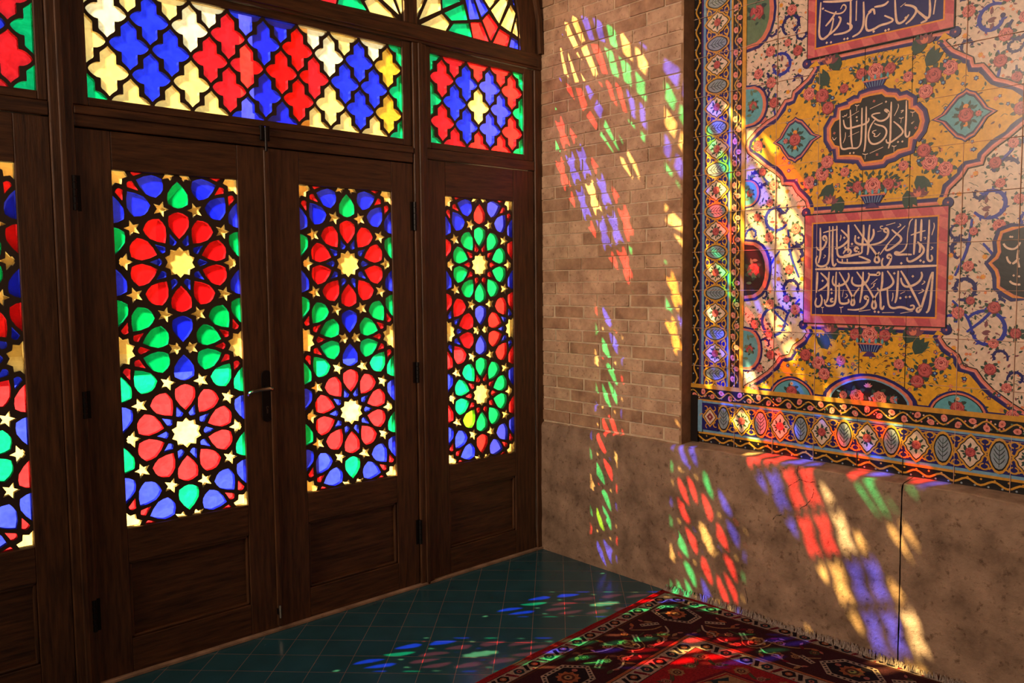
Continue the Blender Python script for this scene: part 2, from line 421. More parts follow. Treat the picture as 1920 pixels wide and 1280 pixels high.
# transoms
main_grid = ['GYYYBBYYYG', 'YBBRRRRBBG', 'YYYCBBCYCG']
main_off = ['YBYRBRYBA', 'CBCRBRCBA']
side_grid = ['GRRRG', 'GBYBG', 'GRRRG']; side_off = ['RBBR', 'RBBR']
def transom(name, x0, x1, fx0, fx1, P):
    e = empty(name, ((x0 + x1) / 2, 0, TZ0), kind='structure'); mb = MB()
    mb.box(fx0, x0, 0, .04, TZ0 - .03, TZ1 + .03, 'wood'); mb.box(x1, fx1, 0, .04, TZ0 - .03, TZ1 + .03, 'wood')
    mb.box(x0, x1, .0005, .04, TZ0 - .03, TZ0, 'wood_rail'); mb.box(x0, x1, .0005, .04, TZ1, TZ1 + .03, 'wood_rail')
    mb.build('sash', e, bevel=.003)
    stained(P, rect(x0 - .01, x1 + .01, TZ0 - .01, TZ1 + .01), e)
transom('window_3', -2.244, -.889, -2.304, -.842, quatre(-2.244, -.889, TZ0, TZ1, 9, main_grid, main_off))
PS = quatre(-.729, -.122, TZ0, TZ1, 4, side_grid, side_off)
transom('window_4', -.729, -.122, -.760, -.055, PS)
transom('window_5', 2 * XC + .122, 2 * XC + .729, 2 * XC + .055, 2 * XC + .76, mirror_pts(PS))

# ------------------------------------------------------------------ arched lunettes
GO = [(-.145, 2.685), (-.150, 2.85), (-.172, 2.96), (-.215, 3.06), (-.31, 3.17), (-.48, 3.29), (-.72, 3.41), (-1.0, 3.52), (-1.3, 3.61), (XC, 3.67)]
OO = [(-.0, 2.600), (-.012, 2.85), (-.045, 3.00), (-.105, 3.13), (-.22, 3.26), (-.42, 3.41), (-.68, 3.53), (-.97, 3.64), (-1.28, 3.74), (XC, 3.80)]
def hull_right():  # convex outline of the whole arch glass, counter-clockwise
    return [(2 * XC - GO[0][0], GO[0][1]), GO[0]] + GO[1:] + [(2 * XC - a, b_) for a, b_ in GO[-2:0:-1]]
ARCH = hull_right()
FX, FZ = -.804, 2.685
def L(px, py): x, z = door(700 + px / 5.3333, py / 5.3333); return (x - FX, z - FZ)
traced = [('Y', [(432, -20), (525, -20), (445, 178), (432, 165)]), ('Y', [(560, -20), (685, -20), (685, 95), (470, 190)]),
 ('Y', [(695, 135), (775, 225), (735, 303), (488, 241)]), ('G', [(700, -20), (890, -20), (895, 0), (705, 80)]),
 ('G', [(915, 35), (950, 195), (795, 200), (722, 125)]), ('G', [(815, 232), (965, 230), (995, 368), (765, 303)]),
 ('B', [(930, -20), (1008, -20), (1070, 185), (975, 190)]), ('B', [(1027, -20), (1095, -20), (1158, 100), (1095, 170)]),
 ('R', [(985, 220), (1090, 218), (1163, 411), (1010, 372)]), ('R', [(1165, 130), (1260, 262), (1188, 408), (1105, 200)]),
 ('Y', [(1118, -20), (1255, -20), (1175, 75)]), ('R', [(1275, 285), (1380, 350), (1350, 460), (1212, 424)]),
 ('Y', [(1295, -20), (1360, -20), (1360, 5), (1270, 230), (1190, 100)]), ('Y', [(1385, 45), (1432, 130), (1385, 315), (1290, 250)]),
 ('Y', [(1445, 165), (1478, 378), (1405, 325)]), ('B', [(1395, 370), (1488, 420), (1493, 498), (1372, 466)]), ('B', [(1392, -20), (1412, -20), (1433, 90)])]
local = []
for c, pts in traced:
    q = [L(*p) for p in pts]
    if sum(q[i][0] * q[(i + 1) % len(q)][1] - q[(i + 1) % len(q)][0] * q[i][1] for i in range(len(q))) < 0: q = q[::-1]
    local.append((q, c))
CUTV = .262
edges = [.0, .20, .33, .46, .58, .70, .84, .98, 1.15, 1.35]
rings = ['Y', 'G', 'RB', 'YY', 'GR', 'YB', 'B', 'Y', 'GY']
gen = []; genm = []
for ri in range(len(rings)):
    r0, r1 = edges[ri] + .007, edges[ri + 1] - .007
    st = [15, 15, 11.25, 11.25, 9, 9, 7.5, 7.5, 7.5][ri]; na = int(round(90 / st))
    for k in range(na):
        g = .0065 / ((r0 + r1) / 2); a0 = radians(k * st) + g; a1 = radians((k + 1) * st) - g
        z_ = .02 if ri in (2, 4, 6) else 0
        am = (a0 + a1) / 2
        pts = [(r0 * cos(a0), r0 * sin(a0)), ((r1 - z_) * cos(a0), (r1 - z_) * sin(a0)), (r1 * cos(am), r1 * sin(am)), ((r1 - z_) * cos(a1), (r1 - z_) * sin(a1)), (r0 * cos(a1), r0 * sin(a1))]
        th_ = (k + .5) * st
        def pick(mn):
            if ri == 0: return 'Y'
            if ri == 1: return 'G'
            if ri == 2: return 'B' if th_ > 65 else 'R'
            if ri == 3: return ('Y' if th_ > 42 else 'R') if mn else ('Y' if th_ < 42 else 'R' if th_ < 60 else 'G')
            if ri == 4: return ('B' if th_ < 42 else 'Y' if th_ < 62 else 'G') if mn else ('B' if th_ < 25 else 'Y' if th_ < 48 else 'B' if th_ < 60 else 'G' if th_ < 76 else 'Y')
            if ri == 5: return 'B' if (th_ < 35 or th_ > 56) else 'Y'
            return 'Y' if ri == 6 else ('R' if (k // 2) % 2 else 'Y')
        gen.append((pts, pick(False))); genm.append((pts, pick(True)))
def place(P, mirror, xr, zr, fx=FX):
    out = []
    cl = rect(xr[0], xr[1], zr[0], zr[1])
    for pts, c in P:
        q = [((fx - a) if mirror else (fx + a), FZ + b_) for a, b_ in pts]
        if mirror: q = q[::-1]
        q = clip(q, cl)
        if q: q = clip(q, ARCH_IN)
        if q: out.append((q, c))
    return out
def inset(poly, d):
    cx = sum(p[0] for p in poly) / len(poly); cz = sum(p[1] for p in poly) / len(poly)
    return [(p[0] + (cx - p[0]) * d, p[1] + (cz - p[1]) * d) for p in poly]
ARCH_IN = inset(ARCH, .004)
MR, MLx = -.803, -.876           # right and left faces of the upright between the lunettes
zlo, zhi = FZ + .001, FZ + CUTV - .006
right = place(local, False, (MR + .004, 0), (zlo, zhi)) + place(gen, False, (MR + .004, 0), (FZ + CUTV + .006, 4))
mainR = place(local, True, (XC + .006, MLx - .004), (zlo, zhi), MLx) + place(genm, True, (XC + .006, MLx - .004), (FZ + CUTV + .006, 4), MLx)
mainall = mainR + mirror_pts(mainR)
def arch_region(xa, xb):
    return clip(ARCH, rect(xa, xb, 2.6, 4))
e = empty('window_6', (-.45, 0, FZ), kind='structure'); stained(right, inset(arch_region(MR - .012, .0), -.06), e)
e = empty('window_7', (XC, 0, FZ), kind='structure'); stained(mainall, inset(arch_region(2 * XC - MLx - .012, MLx + .012), -.012), e)
e = empty('window_8', (2 * XC + .45, 0, FZ), kind='structure'); stained(mirror_pts(right), inset(arch_region(-4, 2 * XC - MR + .012), -.02), e)

# ------------------------------------------------------------------ fixed frame members (each its own setting object)
def trim(name, boxes, bevel=.004):
    mb = MB()
    for b_ in boxes: mb.box(*b_[:6], b_[6] if len(b_) > 6 else 'wood')
    return mb.build(name, None, bevel=bevel, kind='structure')
for i, (a, b_, c_, d_) in enumerate(((-.838, -.761, -.862, -.745), (2 * XC + .761, 2 * XC + .838, 2 * XC + .745, 2 * XC + .862))):
    trim('trim_%d' % (1 + i), [(a, b_, -.012, .05, 0, 2.599), (a + .028, b_ - .028, -.020, -.011, 0, 2.599), (c_, d_, .041, .066, 0, 2.599)])
trim('trim_3', [(-2.296, -.842, -.006, .05, 2.042, 2.118, 'wood_rail'), (-2.296, -.842, .041, .066, 2.020, 2.150, 'wood_rail'), (-2.296, -.842, -.014, -.005, 2.085, 2.112, 'wood_rail')])
trim('trim_4', [(-.760, -.052, -.006, .05, 2.068, 2.118, 'wood_rail')])
trim('trim_5', [(2 * XC + .052, 2 * XC + .760, -.006, .05, 2.068, 2.118, 'wood_rail')])
trim('trim_6', [(2 * XC + .0, 0.0, -.012, .05, 2.600, 2.683, 'wood_rail'), (2 * XC + .03, -.03, -.020, -.011, 2.612, 2.655, 'wood_rail')])
trim('trim_7', [(-.050, -.000, -.010, .05, 0, 2.599)]); trim('trim_8', [(2 * XC, 2 * XC + .05, -.010, .05, 0, 2.599)])
trim('trim_9', [(MLx, MR, -.006, .045, 2.684, 3.33)]); trim('trim_10', [(2 * XC - MR, 2 * XC - MLx, -.006, .045, 2.684, 3.33)])
mb = MB()
full_in = [(2 * XC - a, b_) for a, b_ in GO] + [(a, b_) for a, b_ in GO[-2::-1]]
full_out = [(2 * XC - a, max(b_, 2.683)) for a, b_ in OO] + [(a, max(b_, 2.683)) for a, b_ in OO[-2::-1]]
for i in range(len(full_in) - 1):
    mb.prism([full_in[i], full_in[i + 1], full_out[i + 1], full_out[i]], -.004, .045, 'wood')
    A = [(full_in[j][0] * .15 + full_out[j][0] * .85, full_in[j][1] * .15 + full_out[j][1] * .85) for j in (i, i + 1)]
    mb.prism([A[0], A[1], full_out[i + 1], full_out[i]], -.03, -.003, 'wood')
mb.build('trim_11', None, kind='structure')
# low sill under the front
trim('trim_12', [(2 * XC, 0, -.02, .06, 0, .0118, 'stone_ledge')], .002)

# wall around the arch
mb = MB()
oo = [(a, b_) for a, b_ in full_out]
mb.prism([(2 * XC - .0, 0), (2 * XC, 2.683)] + [(2 * XC - .0, 2.69), (-10, 2.69), (-10, 0)], .0, .06, 'wall_plaster')
for i in range(len(oo) - 1):
    a, b_ = oo[i], oo[i + 1]
    mb.prism([a, b_, (b_[0], 5.0), (a[0], 5.0)], .0, .06, 'wall_plaster')
mb.prism([(-10, 2.69), (2 * XC, 2.69), (2 * XC, 5.0), (-10, 5.0)], 0, .06, 'wall_plaster')
mb.build('wall_back', None, kind='structure')

# ------------------------------------------------------------------ room shell
simple('joint_dark', srgb(44, 30, 26), rough=.8)
mb = MB(); mb.box(-10, .1, -9, .06, -.1, 0, 'floor_tile'); mb.build('floor', None, kind='structure')
mb = MB(); mb.box(-10, .4, -9, .06, 4.8, 4.9, 'ceiling_plaster'); mb.build('ceiling', None, kind='structure')
mb = MB(); mb.box(-10.1, -10, -9, .06, 0, 4.8, 'wall_plaster'); mb.build('wall_left', None, kind='structure')
mb = MB(); mb.box(-10, .4, -9.1, -9, 0, 4.8, 'wall_plaster'); mb.build('wall_front', None, kind='structure')

# right wall: brick pier, plastered dado with stone ledge, tiled recess
PE = -.93; LZ = .712; TX = .08
mb = MB(); mb.box(TX + .004, .4, -9, PE - .001, 0, 4.8, 'wall_plaster'); mb.build('wall_right', None, kind='structure')
wr = empty('wall_pier', (.1, -.5, 0), kind='structure')
dd = empty('trim_14', (.0, -1, 0), kind='structure')
mb = MB(); mb.box(.02, .4, PE, .06, 0, 4.8, 'reveal'); mb.build('backing', wr)
mb = MB(); mb.box(.004, .02, PE + .0, .0, LZ - .01, 4.8, 'mortar'); mb.build('mortar_bed', wr)
mb = MB(); row = 0; z = LZ + .004; ch, bl = .0630, .206
while z < 4.8:
    y = 0.0 - (0 if row % 2 else bl / 2) + random.uniform(-.02, .02); ystart = 0
    cuts = [0.0]
    yy = -bl * (.5 if row % 2 else 1.0) + random.uniform(-.012, .012)
    while yy > PE + .04: cuts.append(yy); yy -= bl + random.uniform(-.012, .012)
    cuts.append(PE)
    g = .0035 if z > 1.35 else .006
    for a, b_ in zip(cuts[:-1], cuts[1:]):
        x = random.uniform(-.0035, .0025)
        mb.box(x, .016, b_ + (g if b_ != PE else 0), a - (g if a != 0 else 0), z + g, z + ch - g * .2, random.choice(('brick', 'brick', 'brick_dark')), j=.0013)
    z += ch; row += 1
mb.build('brick_face', wr, bevel=.003)
mb = MB(); mb.box(.0, .4, PE - .002, PE + .012, LZ, 4.8, 'reveal'); mb.build('pier_reveal', wr)

def slab(name, y0, y1, xoff, seed, parent):
    """plastered slab with a rounded lip, real unevenness and chips"""
    ny = max(8, int(abs(y1 - y0) / .012)); prof = []
    for i in range(46): prof.append((0.0, .0 + (LZ - .03) * i / 45))
    for i in range(1, 7): t = pi / 2 * i / 6; prof.append((.02 * (1 - cos(t)), LZ - .03 + .03 * sin(t)))
    for i in range(1, 7): prof.append((.02 + (.10) * i / 6, LZ + .010 * i / 6))
    mb = MB(); idx = []
    for j in range(ny + 1):
        y = y0 + (y1 - y0) * j / ny; row = []
        for (dx, z) in prof:
            p = Vector((dx * 3 + seed, y * 3, z * 3))
            fz = min(1, z / .08); n = noise.fractal(p, .8, 2.2, 5) * .007 * fz + noise.fractal(p * 7, .8, 2.2, 3) * .0018
            c = noise.noise(p * 4.2 + Vector((9, 3, 1)))
            if c > .52 and z > .08: n -= -.010 * min(1, (c - .52) * 8)
            edge = min(j, ny - j)
            if edge == 0: n += .003
            row.append(len(mb.v)); mb.v.append((-.02 + xoff + dx + n, y, z + (noise.noise(p * 2.2) * .006 if dx > 0 else 0)))
        idx.append(row)
    k = mb.mi('plaster'); k2 = mb.mi('stone_ledge')
    for j in range(ny):
        for i in range(len(prof) - 1):
            mb.f.append((idx[j][i], idx[j + 1][i], idx[j + 1][i + 1], idx[j][i + 1])); mb.m.append(k2 if i > 48 else k)
    return mb.build(name, parent, smooth=True)
slab('plaster_dado', .0, -1.9465, 0, 3.1, dd)
slab('plaster_dado', -1.9505, -3.4, .001, 8.7, dd)
mb = MB(); mb.box(.0, .06, -1.952, -1.945, 0, LZ - .004, 'brick'); mb.build('joint_filler', dd)
slab('plaster_dado', -3.405, -9, .0, 5.2, dd)
def surf(y, z, seed=3.1):
    p = Vector((seed, y * 3, z * 3)); n = noise.fractal(p, .8, 2.2, 5) * .007 * min(1, z / .08) + noise.fractal(p * 7, .8, 2.2, 3) * .0018
    return -.02 + n
mb = MB(); rc = random.Random(5)
for path in ([(1496, 872), (1494, 888), (1500, 898), (1486, 906), (1476, 914)], [(1500, 899), (1515, 903), (1532, 904)], [(1526, 914), (1524, 930), (1514, 944), (1496, 956)], [(1398, 1102), (1401, 1120), (1403, 1138)], [(1448, 974), (1456, 966), (1468, 965)]):
    pts = []
    for a, b_ in zip(path[:-1], path[1:]):
        for k in range(6):
            y, z = wall(a[0] + (b_[0] - a[0]) * k / 6 + rc.uniform(-.8, .8), a[1] + (b_[1] - a[1]) * k / 6 + rc.uniform(-.8, .8), -.02); pts.append((surf(y, z) + .0006, y, z))
    mb.tube(pts, [.0008 + .0014 * rc.random() for _ in pts], 'joint_dark', 5)
mb.build('crack', dd)

# ------------------------------------------------------------------ painted (glazed) surfaces: layered outlines
class Paint:
    """outlines painted one over another on a flat face; each is laid a hair above what it covers"""
    def __init__(s, tf, step=.00012, cell=.008): s.parts = {}; s.use('painted_field'); s.tf = tf; s.h = {}; s.step = step; s.cell = cell; s.clip = None
    def use(s, name): s.mb = s.parts.setdefault(name, MB())
    def lay(s, polys, mat, base=0):
        cells = set()
        for p in polys:
            x0 = min(a for a, b_ in p); x1 = max(a for a, b_ in p); y0 = min(b_ for a, b_ in p); y1 = max(b_ for a, b_ in p)
            for i in range(int(x0 // s.cell), int(x1 // s.cell) + 1):
                for j in range(int(y0 // s.cell), int(y1 // s.cell) + 1): cells.add((i, j))
        l = max([s.h.get(c, 0) for c in cells] + [base]) + 1
        for c in cells: s.h[c] = l
        for p in polys: s.mb.poly([s.tf(a, b_, l * s.step) for a, b_ in p], mat)
    def poly(s, p, mat, base=0):
        if s.clip: p = clip(p if area2(p) > 0 else p[::-1], s.clip)
        if len(p) >= 28:
            r = delaunay_2d_cdt([Vector(q) for q in p], [], [list(range(len(p)))], 1, 1e-6)
            v = r[0]; tr = [[tuple(v[i]) for i in f] for f in r[2]]
            s.lay([t if area2(t) > 0 else t[::-1] for t in tr], mat, base); return
        if len(p) > 2: s.lay([p if area2(p) > 0 else p[::-1]], mat, base)
    def disc(s, x, y, r, mat, n=12, sx_=1, rot=0, wob=0):
        s.poly([rotp(x, y, r * (1 + wob * sin(i * 5.1 + x * 90)) * sx_ * cos(2 * pi * i / n), r * (1 + wob * sin(i * 5.1 + x * 90)) * sin(2 * pi * i / n), rot) for i in range(n)], mat)
    def rect(s, x0, x1, y0, y1, mat, base=0): s.poly([(x0, y0), (x1, y0), (x1, y1), (x0, y1)], mat, base)
    def stroke(s, pts, w_, mat, taper=0, smooth=2):
        for _ in range(smooth):
            if len(pts) < 3: break
            q = [pts[0]]
            for a, b_ in zip(pts[:-1], pts[1:]): q += [(a[0] * .75 + b_[0] * .25, a[1] * .75 + b_[1] * .25), (a[0] * .25 + b_[0] * .75, a[1] * .25 + b_[1] * .75)]
            pts = q + [pts[-1]]
        L_, R_ = [], []; n = len(pts)
        for i in range(n):
            a = pts[max(i - 1, 0)]; b_ = pts[min(i + 1, n - 1)]; d = hypot(b_[0] - a[0], b_[1] - a[1]) or 1
            nx, ny = -(b_[1] - a[1]) / d, (b_[0] - a[0]) / d
            ww = w_ / 2 * (1 - taper * abs(2 * i / (n - 1) - 1) ** 2)
            L_.append((pts[i][0] + nx * ww, pts[i][1] + ny * ww)); R_.append((pts[i][0] - nx * ww, pts[i][1] - ny * ww))
        qs = []
        for i in range(n - 1):
            q = [R_[i], R_[i + 1], L_[i + 1], L_[i]]
            if s.clip: q = clip(q, s.clip)
            if len(q) > 2: qs.append(q)
        if qs: s.lay(qs, mat)
def area2(p): return sum(p[i][0] * p[(i + 1) % len(p)][1] - p[(i + 1) % len(p)][0] * p[i][1] for i in range(len(p)))
def rotp(x, y, a, b_, t): return (x + a * cos(t) - b_ * sin(t), y + a * sin(t) + b_ * cos(t))

def tilemat(n, c, v=.16): simple('tile_' + n, c, rough=.3, var=v, vscale=60, coat=.5, bump=.05, bscale=25)
for n, c in dict(navy=srgb(30, 24, 92), blue=srgb(36, 44, 150), yellow=srgb(214, 152, 30), gold=srgb(196, 138, 48), cream=srgb(214, 182, 158), black=srgb(24, 20, 20), rose=srgb(188, 84, 82),
                 rosed=srgb(130, 42, 48), rosel=srgb(220, 128, 116), leaf=srgb(44, 66, 56), leafl=srgb(92, 112, 84), turq=srgb(88, 150, 160), grey=srgb(132, 140, 148), mauve=srgb(120, 62, 72),
                 purple=srgb(74, 40, 96), coral=srgb(204, 110, 88), orange=srgb(222, 134, 46), ivory=srgb(222, 182, 156), line=srgb(216, 178, 160), sky=srgb(112, 150, 176), brown=srgb(96, 52, 40), frame=srgb(186, 74, 84), frame2=srgb(206, 104, 100)).items(): tilemat(n, c)

AX = -1.7715
tp = empty('tile_panel', (TX, AX, .722), label='floral glazed tile panel with calligraphy panels above the plaster dado', category='tile panel')
tf = lambda y, z, h: (TX - h, y, z)
F = Paint(tf)
T = lambda px, py: wall(px, py, TX)
def C1(x, y): return T(1280 + x / 4, y / 4)
def C3(x, y): return T(1280 + x / 4, 300 + y / 4)
def C5(x, y): return T(1280 + x / 4, 600 + y / 4)
def C6(x, y): return T(1600 + x / 3.766, 600 + y / 3.766)
def C2(x, y): return T(1600 + x / 4, y / 4)
def mir(p): return (2 * AX - p[0], p[1])
Y0, Y1 = -.9325, 2 * AX + .9325        # left and right ends of the panel
IY0, IY1 = -1.204, 2 * AX + 1.204  # field
ZB, ZT, FB = .722, 3.3, .975
F.rect(Y1, Y0, ZB, ZT, 'tile_black')

def rose(P, x, y, r, kind=0, pre='tile_'):
    """open rose: sepals behind, scalloped head, curled petals"""
    k = random.random() * 6
    for i in range(6):
        t = 2 * pi * i / 6 + k + random.uniform(-.2, .2); lx, ly = x + r * 1.15 * cos(t), y + r * 1.15 * sin(t)
        P.poly([rotp(lx, ly, r * .48 * a, r * .30 * b_, t + .5) for a, b_ in ((-1, 0), (-.3, 1), (.5, .7), (1, 0), (.5, -.7), (-.3, -1))], pre + 'leaf')
    n = 18; P.poly([(x + r * (1 + .07 * (-1) ** i) * cos(2 * pi * i / n), y + r * (1 + .07 * (-1) ** i) * sin(2 * pi * i / n)) for i in range(n)], pre + ('rosed' if kind else 'rose'))
    P.disc(x, y + r * .05, r * .86, pre + ('rose' if kind else 'rosel'), 14)
    for q, rr in enumerate((.72, .5)):
        for i in range(5):
            t = k + i * 2 * pi / 5 + q * .6
            arc = [(x + r * rr * cos(t + a), y + r * .05 + r * rr * sin(t + a)) for a in (-.55, -.2, .2, .55)]
            P.stroke(arc, r * .13, pre + ('rosed' if (i + q) % 2 else 'rose'), .8, 1)
    P.disc(x, y + r * .15, r * .26, pre + 'rosed', 8)
    P.disc(x + r * .05, y + r * .2, r * .13, pre + 'rose', 6)
def daisy(P, x, y, r, a='tile_orange', b_='tile_yellow', n=8):
    t0 = random.random()
    P.poly([(x + r * (1.0 if i % 2 else .62) * cos(pi * i / n + t0), y + r * (1.0 if i % 2 else .62) * sin(pi * i / n + t0)) for i in range(2 * n)], a)
    P.disc(x, y, r * .42, b_, 8)
def leafp(P, x, y, l, t, mat='tile_leaf'):
    P.poly([rotp(x, y, l * a, l * b_, t) for a, b_ in ((0, 0), (.3, .2), (.62, .19), (1, 0), (.62, -.19), (.3, -.2))], mat)
def sprig(P, x, y, s, t, n=5, mat='tile_leaf'):
    P.stroke([rotp(x, y, 0, 0, t), rotp(x, y, s * .5, s * .1, t), rotp(x, y, s, 0, t)], s * .06, mat, .3, 1)
    for i in range(n):
        q = rotp(x, y, s * (.15 + .8 * i / n), s * .05, t); leafp(P, q[0], q[1], s * .36, t + (.9 if i % 2 else -.9), mat)
def arcs(cx, cz, r, t0, t1, n=12, k=1.0): return [(cx + r * (1 + (k - 1) * i / n) * cos(t0 + (t1 - t0) * i / n), cz + r * (1 + (k - 1) * i / n) * sin(t0 + (t1 - t0) * i / n)) for i in range(n + 1)]
def acanthus(P, pts, w_, mat, lace=True):
    P.stroke(pts, w_, mat, .35)
    if lace:
        for i in range(1, len(pts) - 1):
            a, b_ = pts[i - 1], pts[i + 1]; t = atan2(b_[1] - a[1], b_[0] - a[0])
            leafp(P, pts[i][0], pts[i][1], w_ * 1.25, t + (.9 if i % 2 else -.9), mat)

# --- cream ground with blue scrolls
F.rect(IY1, IY0, FB, ZT, 'tile_cream')
def both(fn):
    fn(lambda p: p, 1); fn(mir, -1)
def small_fill(n, y0, y1, z0, z1, mats, seed, s=.012):
    rnd = random.Random(seed)
    for i in range(n):
        y = rnd.uniform(y1, y0); z_ = rnd.uniform(z0, z1); k = rnd.random()
        if k < .5: leafp(F, y, z_, s * rnd.uniform(.8, 1.6), rnd.uniform(0, 6.3), rnd.choice(mats))
        elif k < .62: daisy(F, y, z_, s * .55, 'tile_coral', 'tile_orange', 5)
        elif k < .8: F.disc(y, z_, s * .16, 'tile_black', 5)
        else: F.stroke([(y, z_), (y + s * .7, z_ + s * .6), (y + s * 1.5, z_ + s * rnd.uniform(-.5, 1.4))], s * .16, 'tile_leaf', .4, 1)
small_fill(1100, IY0 - .005, -1.50, 1.0, 2.9, ['tile_leaf', 'tile_leaf', 'tile_leafl', 'tile_mauve'], 3)
small_fill(1100, -2.05, IY1 + .005, 1.0, 2.9, ['tile_leaf', 'tile_leaf', 'tile_leafl', 'tile_mauve'], 5)
scr = [(C1(735, 490), .052, 1.0, 6.4, 1), (C3(700, 430), .060, -2.6, 2.6, -1), (C5(690, 20), .075, 2.6, -2.9, 1), (C3(820, 960), .045, -2, 3.4, 1), (C1(820, 180), .045, -1, 4.2, 1),
       (C3(640, 250), .05, .4, 2.9, 1), (C3(840, 700), .04, 4.4, .6, 1), (C1(590, 620), .045, 2.2, 5.2, 1), (C3(560, 130), .035, -1, 2, 1)]
def scroll_side(f, sg):
    for (c, r, a, b_, q) in scr:
        pts = [f(p) for p in arcs(c[0], c[1], r, a, b_, 12, .62)]
        acanthus(F, pts, .0135, 'tile_blue' if r > .05 else 'tile_navy')
        F.disc(pts[-1][0], pts[-1][1], .009, 'tile_navy', 8)
    for a, b_ in (((1455, 175), (1460, 235)), ((1430, 330), (1462, 352)), ((1478, 430), (1498, 520)), ((1462, 470), (1440, 520)), ((1500, 560), (1470, 610)), ((1440, 560), (1478, 610))):
        A, B = T(*a), T(*b_); m_ = ((A[0] + B[0]) / 2 + .018, (A[1] + B[1]) / 2)
        acanthus(F, [f(A), f(m_), f(B)], .010, 'tile_blue')
    for c, n in ((C1(740, 490), 4), (C3(720, 460), 4), (C5(690, 30), 4)):
        for i in range(n):
            q = f((c[0] + .016 * cos(i * 1.7), c[1] + .014 * sin(i * 1.7))); leafp(F, q[0], q[1], .028, i * 1.7, 'tile_mauve')
rnds = random.Random(12)
extra = [(C1(560, 850), .03), (C1(900, 250), .03), (C3(520, 560), .032), (C3(870, 600), .03), (C3(880, 1180), .034), (C5(530, 300), .03), (C5(620, 180), .03), (C1(680, 230), .03), (C3(760, 360), .028), (C3(600, 1010), .03), (C1(860, 600), .026), (C1(620, 700), .03)]
extra = [(c, r, rnds.uniform(0, 6), rnds.choice((-1, 1))) for c, r in extra]
def scroll_extra(f, sg):
    for c, r, a, q in extra: acanthus(F, [f(p) for p in arcs(c[0], c[1], r, a, a + q * 4.3, 10, .5)], .0095, 'tile_navy' if r < .031 else 'tile_blue')
both(scroll_extra)
both(scroll_side)
def roses_cream(f, sg):
    for c, r in ((C1(820, 75), .024), (C1(660, 385), .024), (C1(865, 380), .024), (C1(790, 320), .017), (C1(570, 555), .024), (C1(665, 620), .025), (C1(685, 770), .025), (C1(600, 900), .02),
                 (C3(600, 90), .019), (C3(685, 190), .023), (C3(655, 320), .018), (C3(650, 578), .023), (C3(850, 515), .024), (C3(560, 430), .019), (C3(780, 600), .016), (C3(590, 905), .019), (C3(800, 820), .021),
                 (C3(655, 1080), .024), (C3(545, 1230), .022), (C3(845, 1120), .024), (C3(780, 1040), .017), (C5(660, 260), .023), (C5(575, 360), .019), (C5(650, 100), .019), (C5(545, 30), .02)):
        q = f(c); rose(F, q[0], q[1], r * .92, random.random() < .4)
    for c in (C1(740, 40), C1(740, 165), C3(785, 235), C3(715, 765), C3(720, 890), C3(900, 745), C3(895, 890), C1(790, 690), C1(510, 240), C1(880, 530), C3(870, 350), C5(860, 150)):
        q = f(c); daisy(F, q[0], q[1], .011)
both(roses_cream)

# --- yellow fields with scalloped purple and coral edging
def field(ptsL, closing):
    right_ = [mir(p) for p in ptsL[::-1]]
    return ptsL + closing + right_
upL = [C1(945, 462), C1(990, 515), C1(940, 590), C1(885, 640), C1(830, 690), C1(820, 738), C1(770, 752), C1(740, 800), C1(700, 868), C1(640, 905), C1(560, 970), C1(492, 1050), C1(478, 1110), C1(492, 1150),
       C1(560, 1200), C1(620, 1250), C3(690, 95), C3(738, 140), C3(748, 186), C3(828, 190), C3(855, 240), C3(925, 310), C3(945, 380), C3(930, 408)]
def clampf(P): return [(max(min(p[0], IY0 - .002), IY1 + .002), p[1]) for p in P]
def outl(P, d):
    """push a closed outline outwards"""
    P = P if area2(P) > 0 else P[::-1]; n = len(P); o_ = []
    for i in range(n):
        a, b_ = P[i - 1], P[(i + 1) % n]; l = hypot(b_[0] - a[0], b_[1] - a[1]) or 1
        o_.append((P[i][0] + (b_[1] - a[1]) / l * d, P[i][1] - (b_[0] - a[0]) / l * d))
    return o_
def dense(P, m=3):
    o_ = []
    for i in range(len(P)):
        a, b_ = P[i], P[(i + 1) % len(P)]
        for k in range(m): o_.append((a[0] + (b_[0] - a[0]) * k / m, a[1] + (b_[1] - a[1]) * k / m))
    return o_
def yellow_field(Lp):
    P = dense(clampf(Lp + [mir(p) for p in Lp[::-1]]), 2)
    for d, m_ in ((.004, 'tile_black'), (0.0, 'tile_coral'), (-.006, 'tile_rosel'), (-.012, 'tile_purple'), (-.016, 'tile_navy')): F.poly(clampf(outl(P, d)), m_)
    ins = outl(P, -.027); ins = [(p[0] + .003 * sin(i * 2.4), p[1] + .003 * cos(i * 1.9)) for i, p in enumerate(ins)]
    F.poly(clampf(ins), 'tile_yellow'); return P
yellow_field(upL)
loL = [C5(905, 22), C5(935, 90), C5(900, 140), C5(830, 190), C5(800, 258), C5(730, 272), C5(690, 330), C5(640, 380), C5(540, 450), C5(465, 492), (IY0, FB)]
yellow_field(loL)
F.rect(IY1, IY0, FB - .02, FB, 'tile_gold')
# upper inscription's flanking field repeats above
upz = [(p[0], p[1] + 1.0755) for p in upL]; yellow_field(upz)
for sgn in (0, 1):
    f = (lambda p: p) if sgn == 0 else mir
    # curls at the corners of the fields
    for c in (C1(935, 480), C3(930, 395), C5(905, 35), (C3(930, 395)[0], C3(930, 395)[1] + 1.0755)):
        q = f(c); F.disc(q[0], q[1], .020, 'tile_navy', 12); F.disc(q[0] + .004, q[1], .010, 'tile_purple', 10); F.disc(q[0], q[1], .004, 'tile_coral', 6)
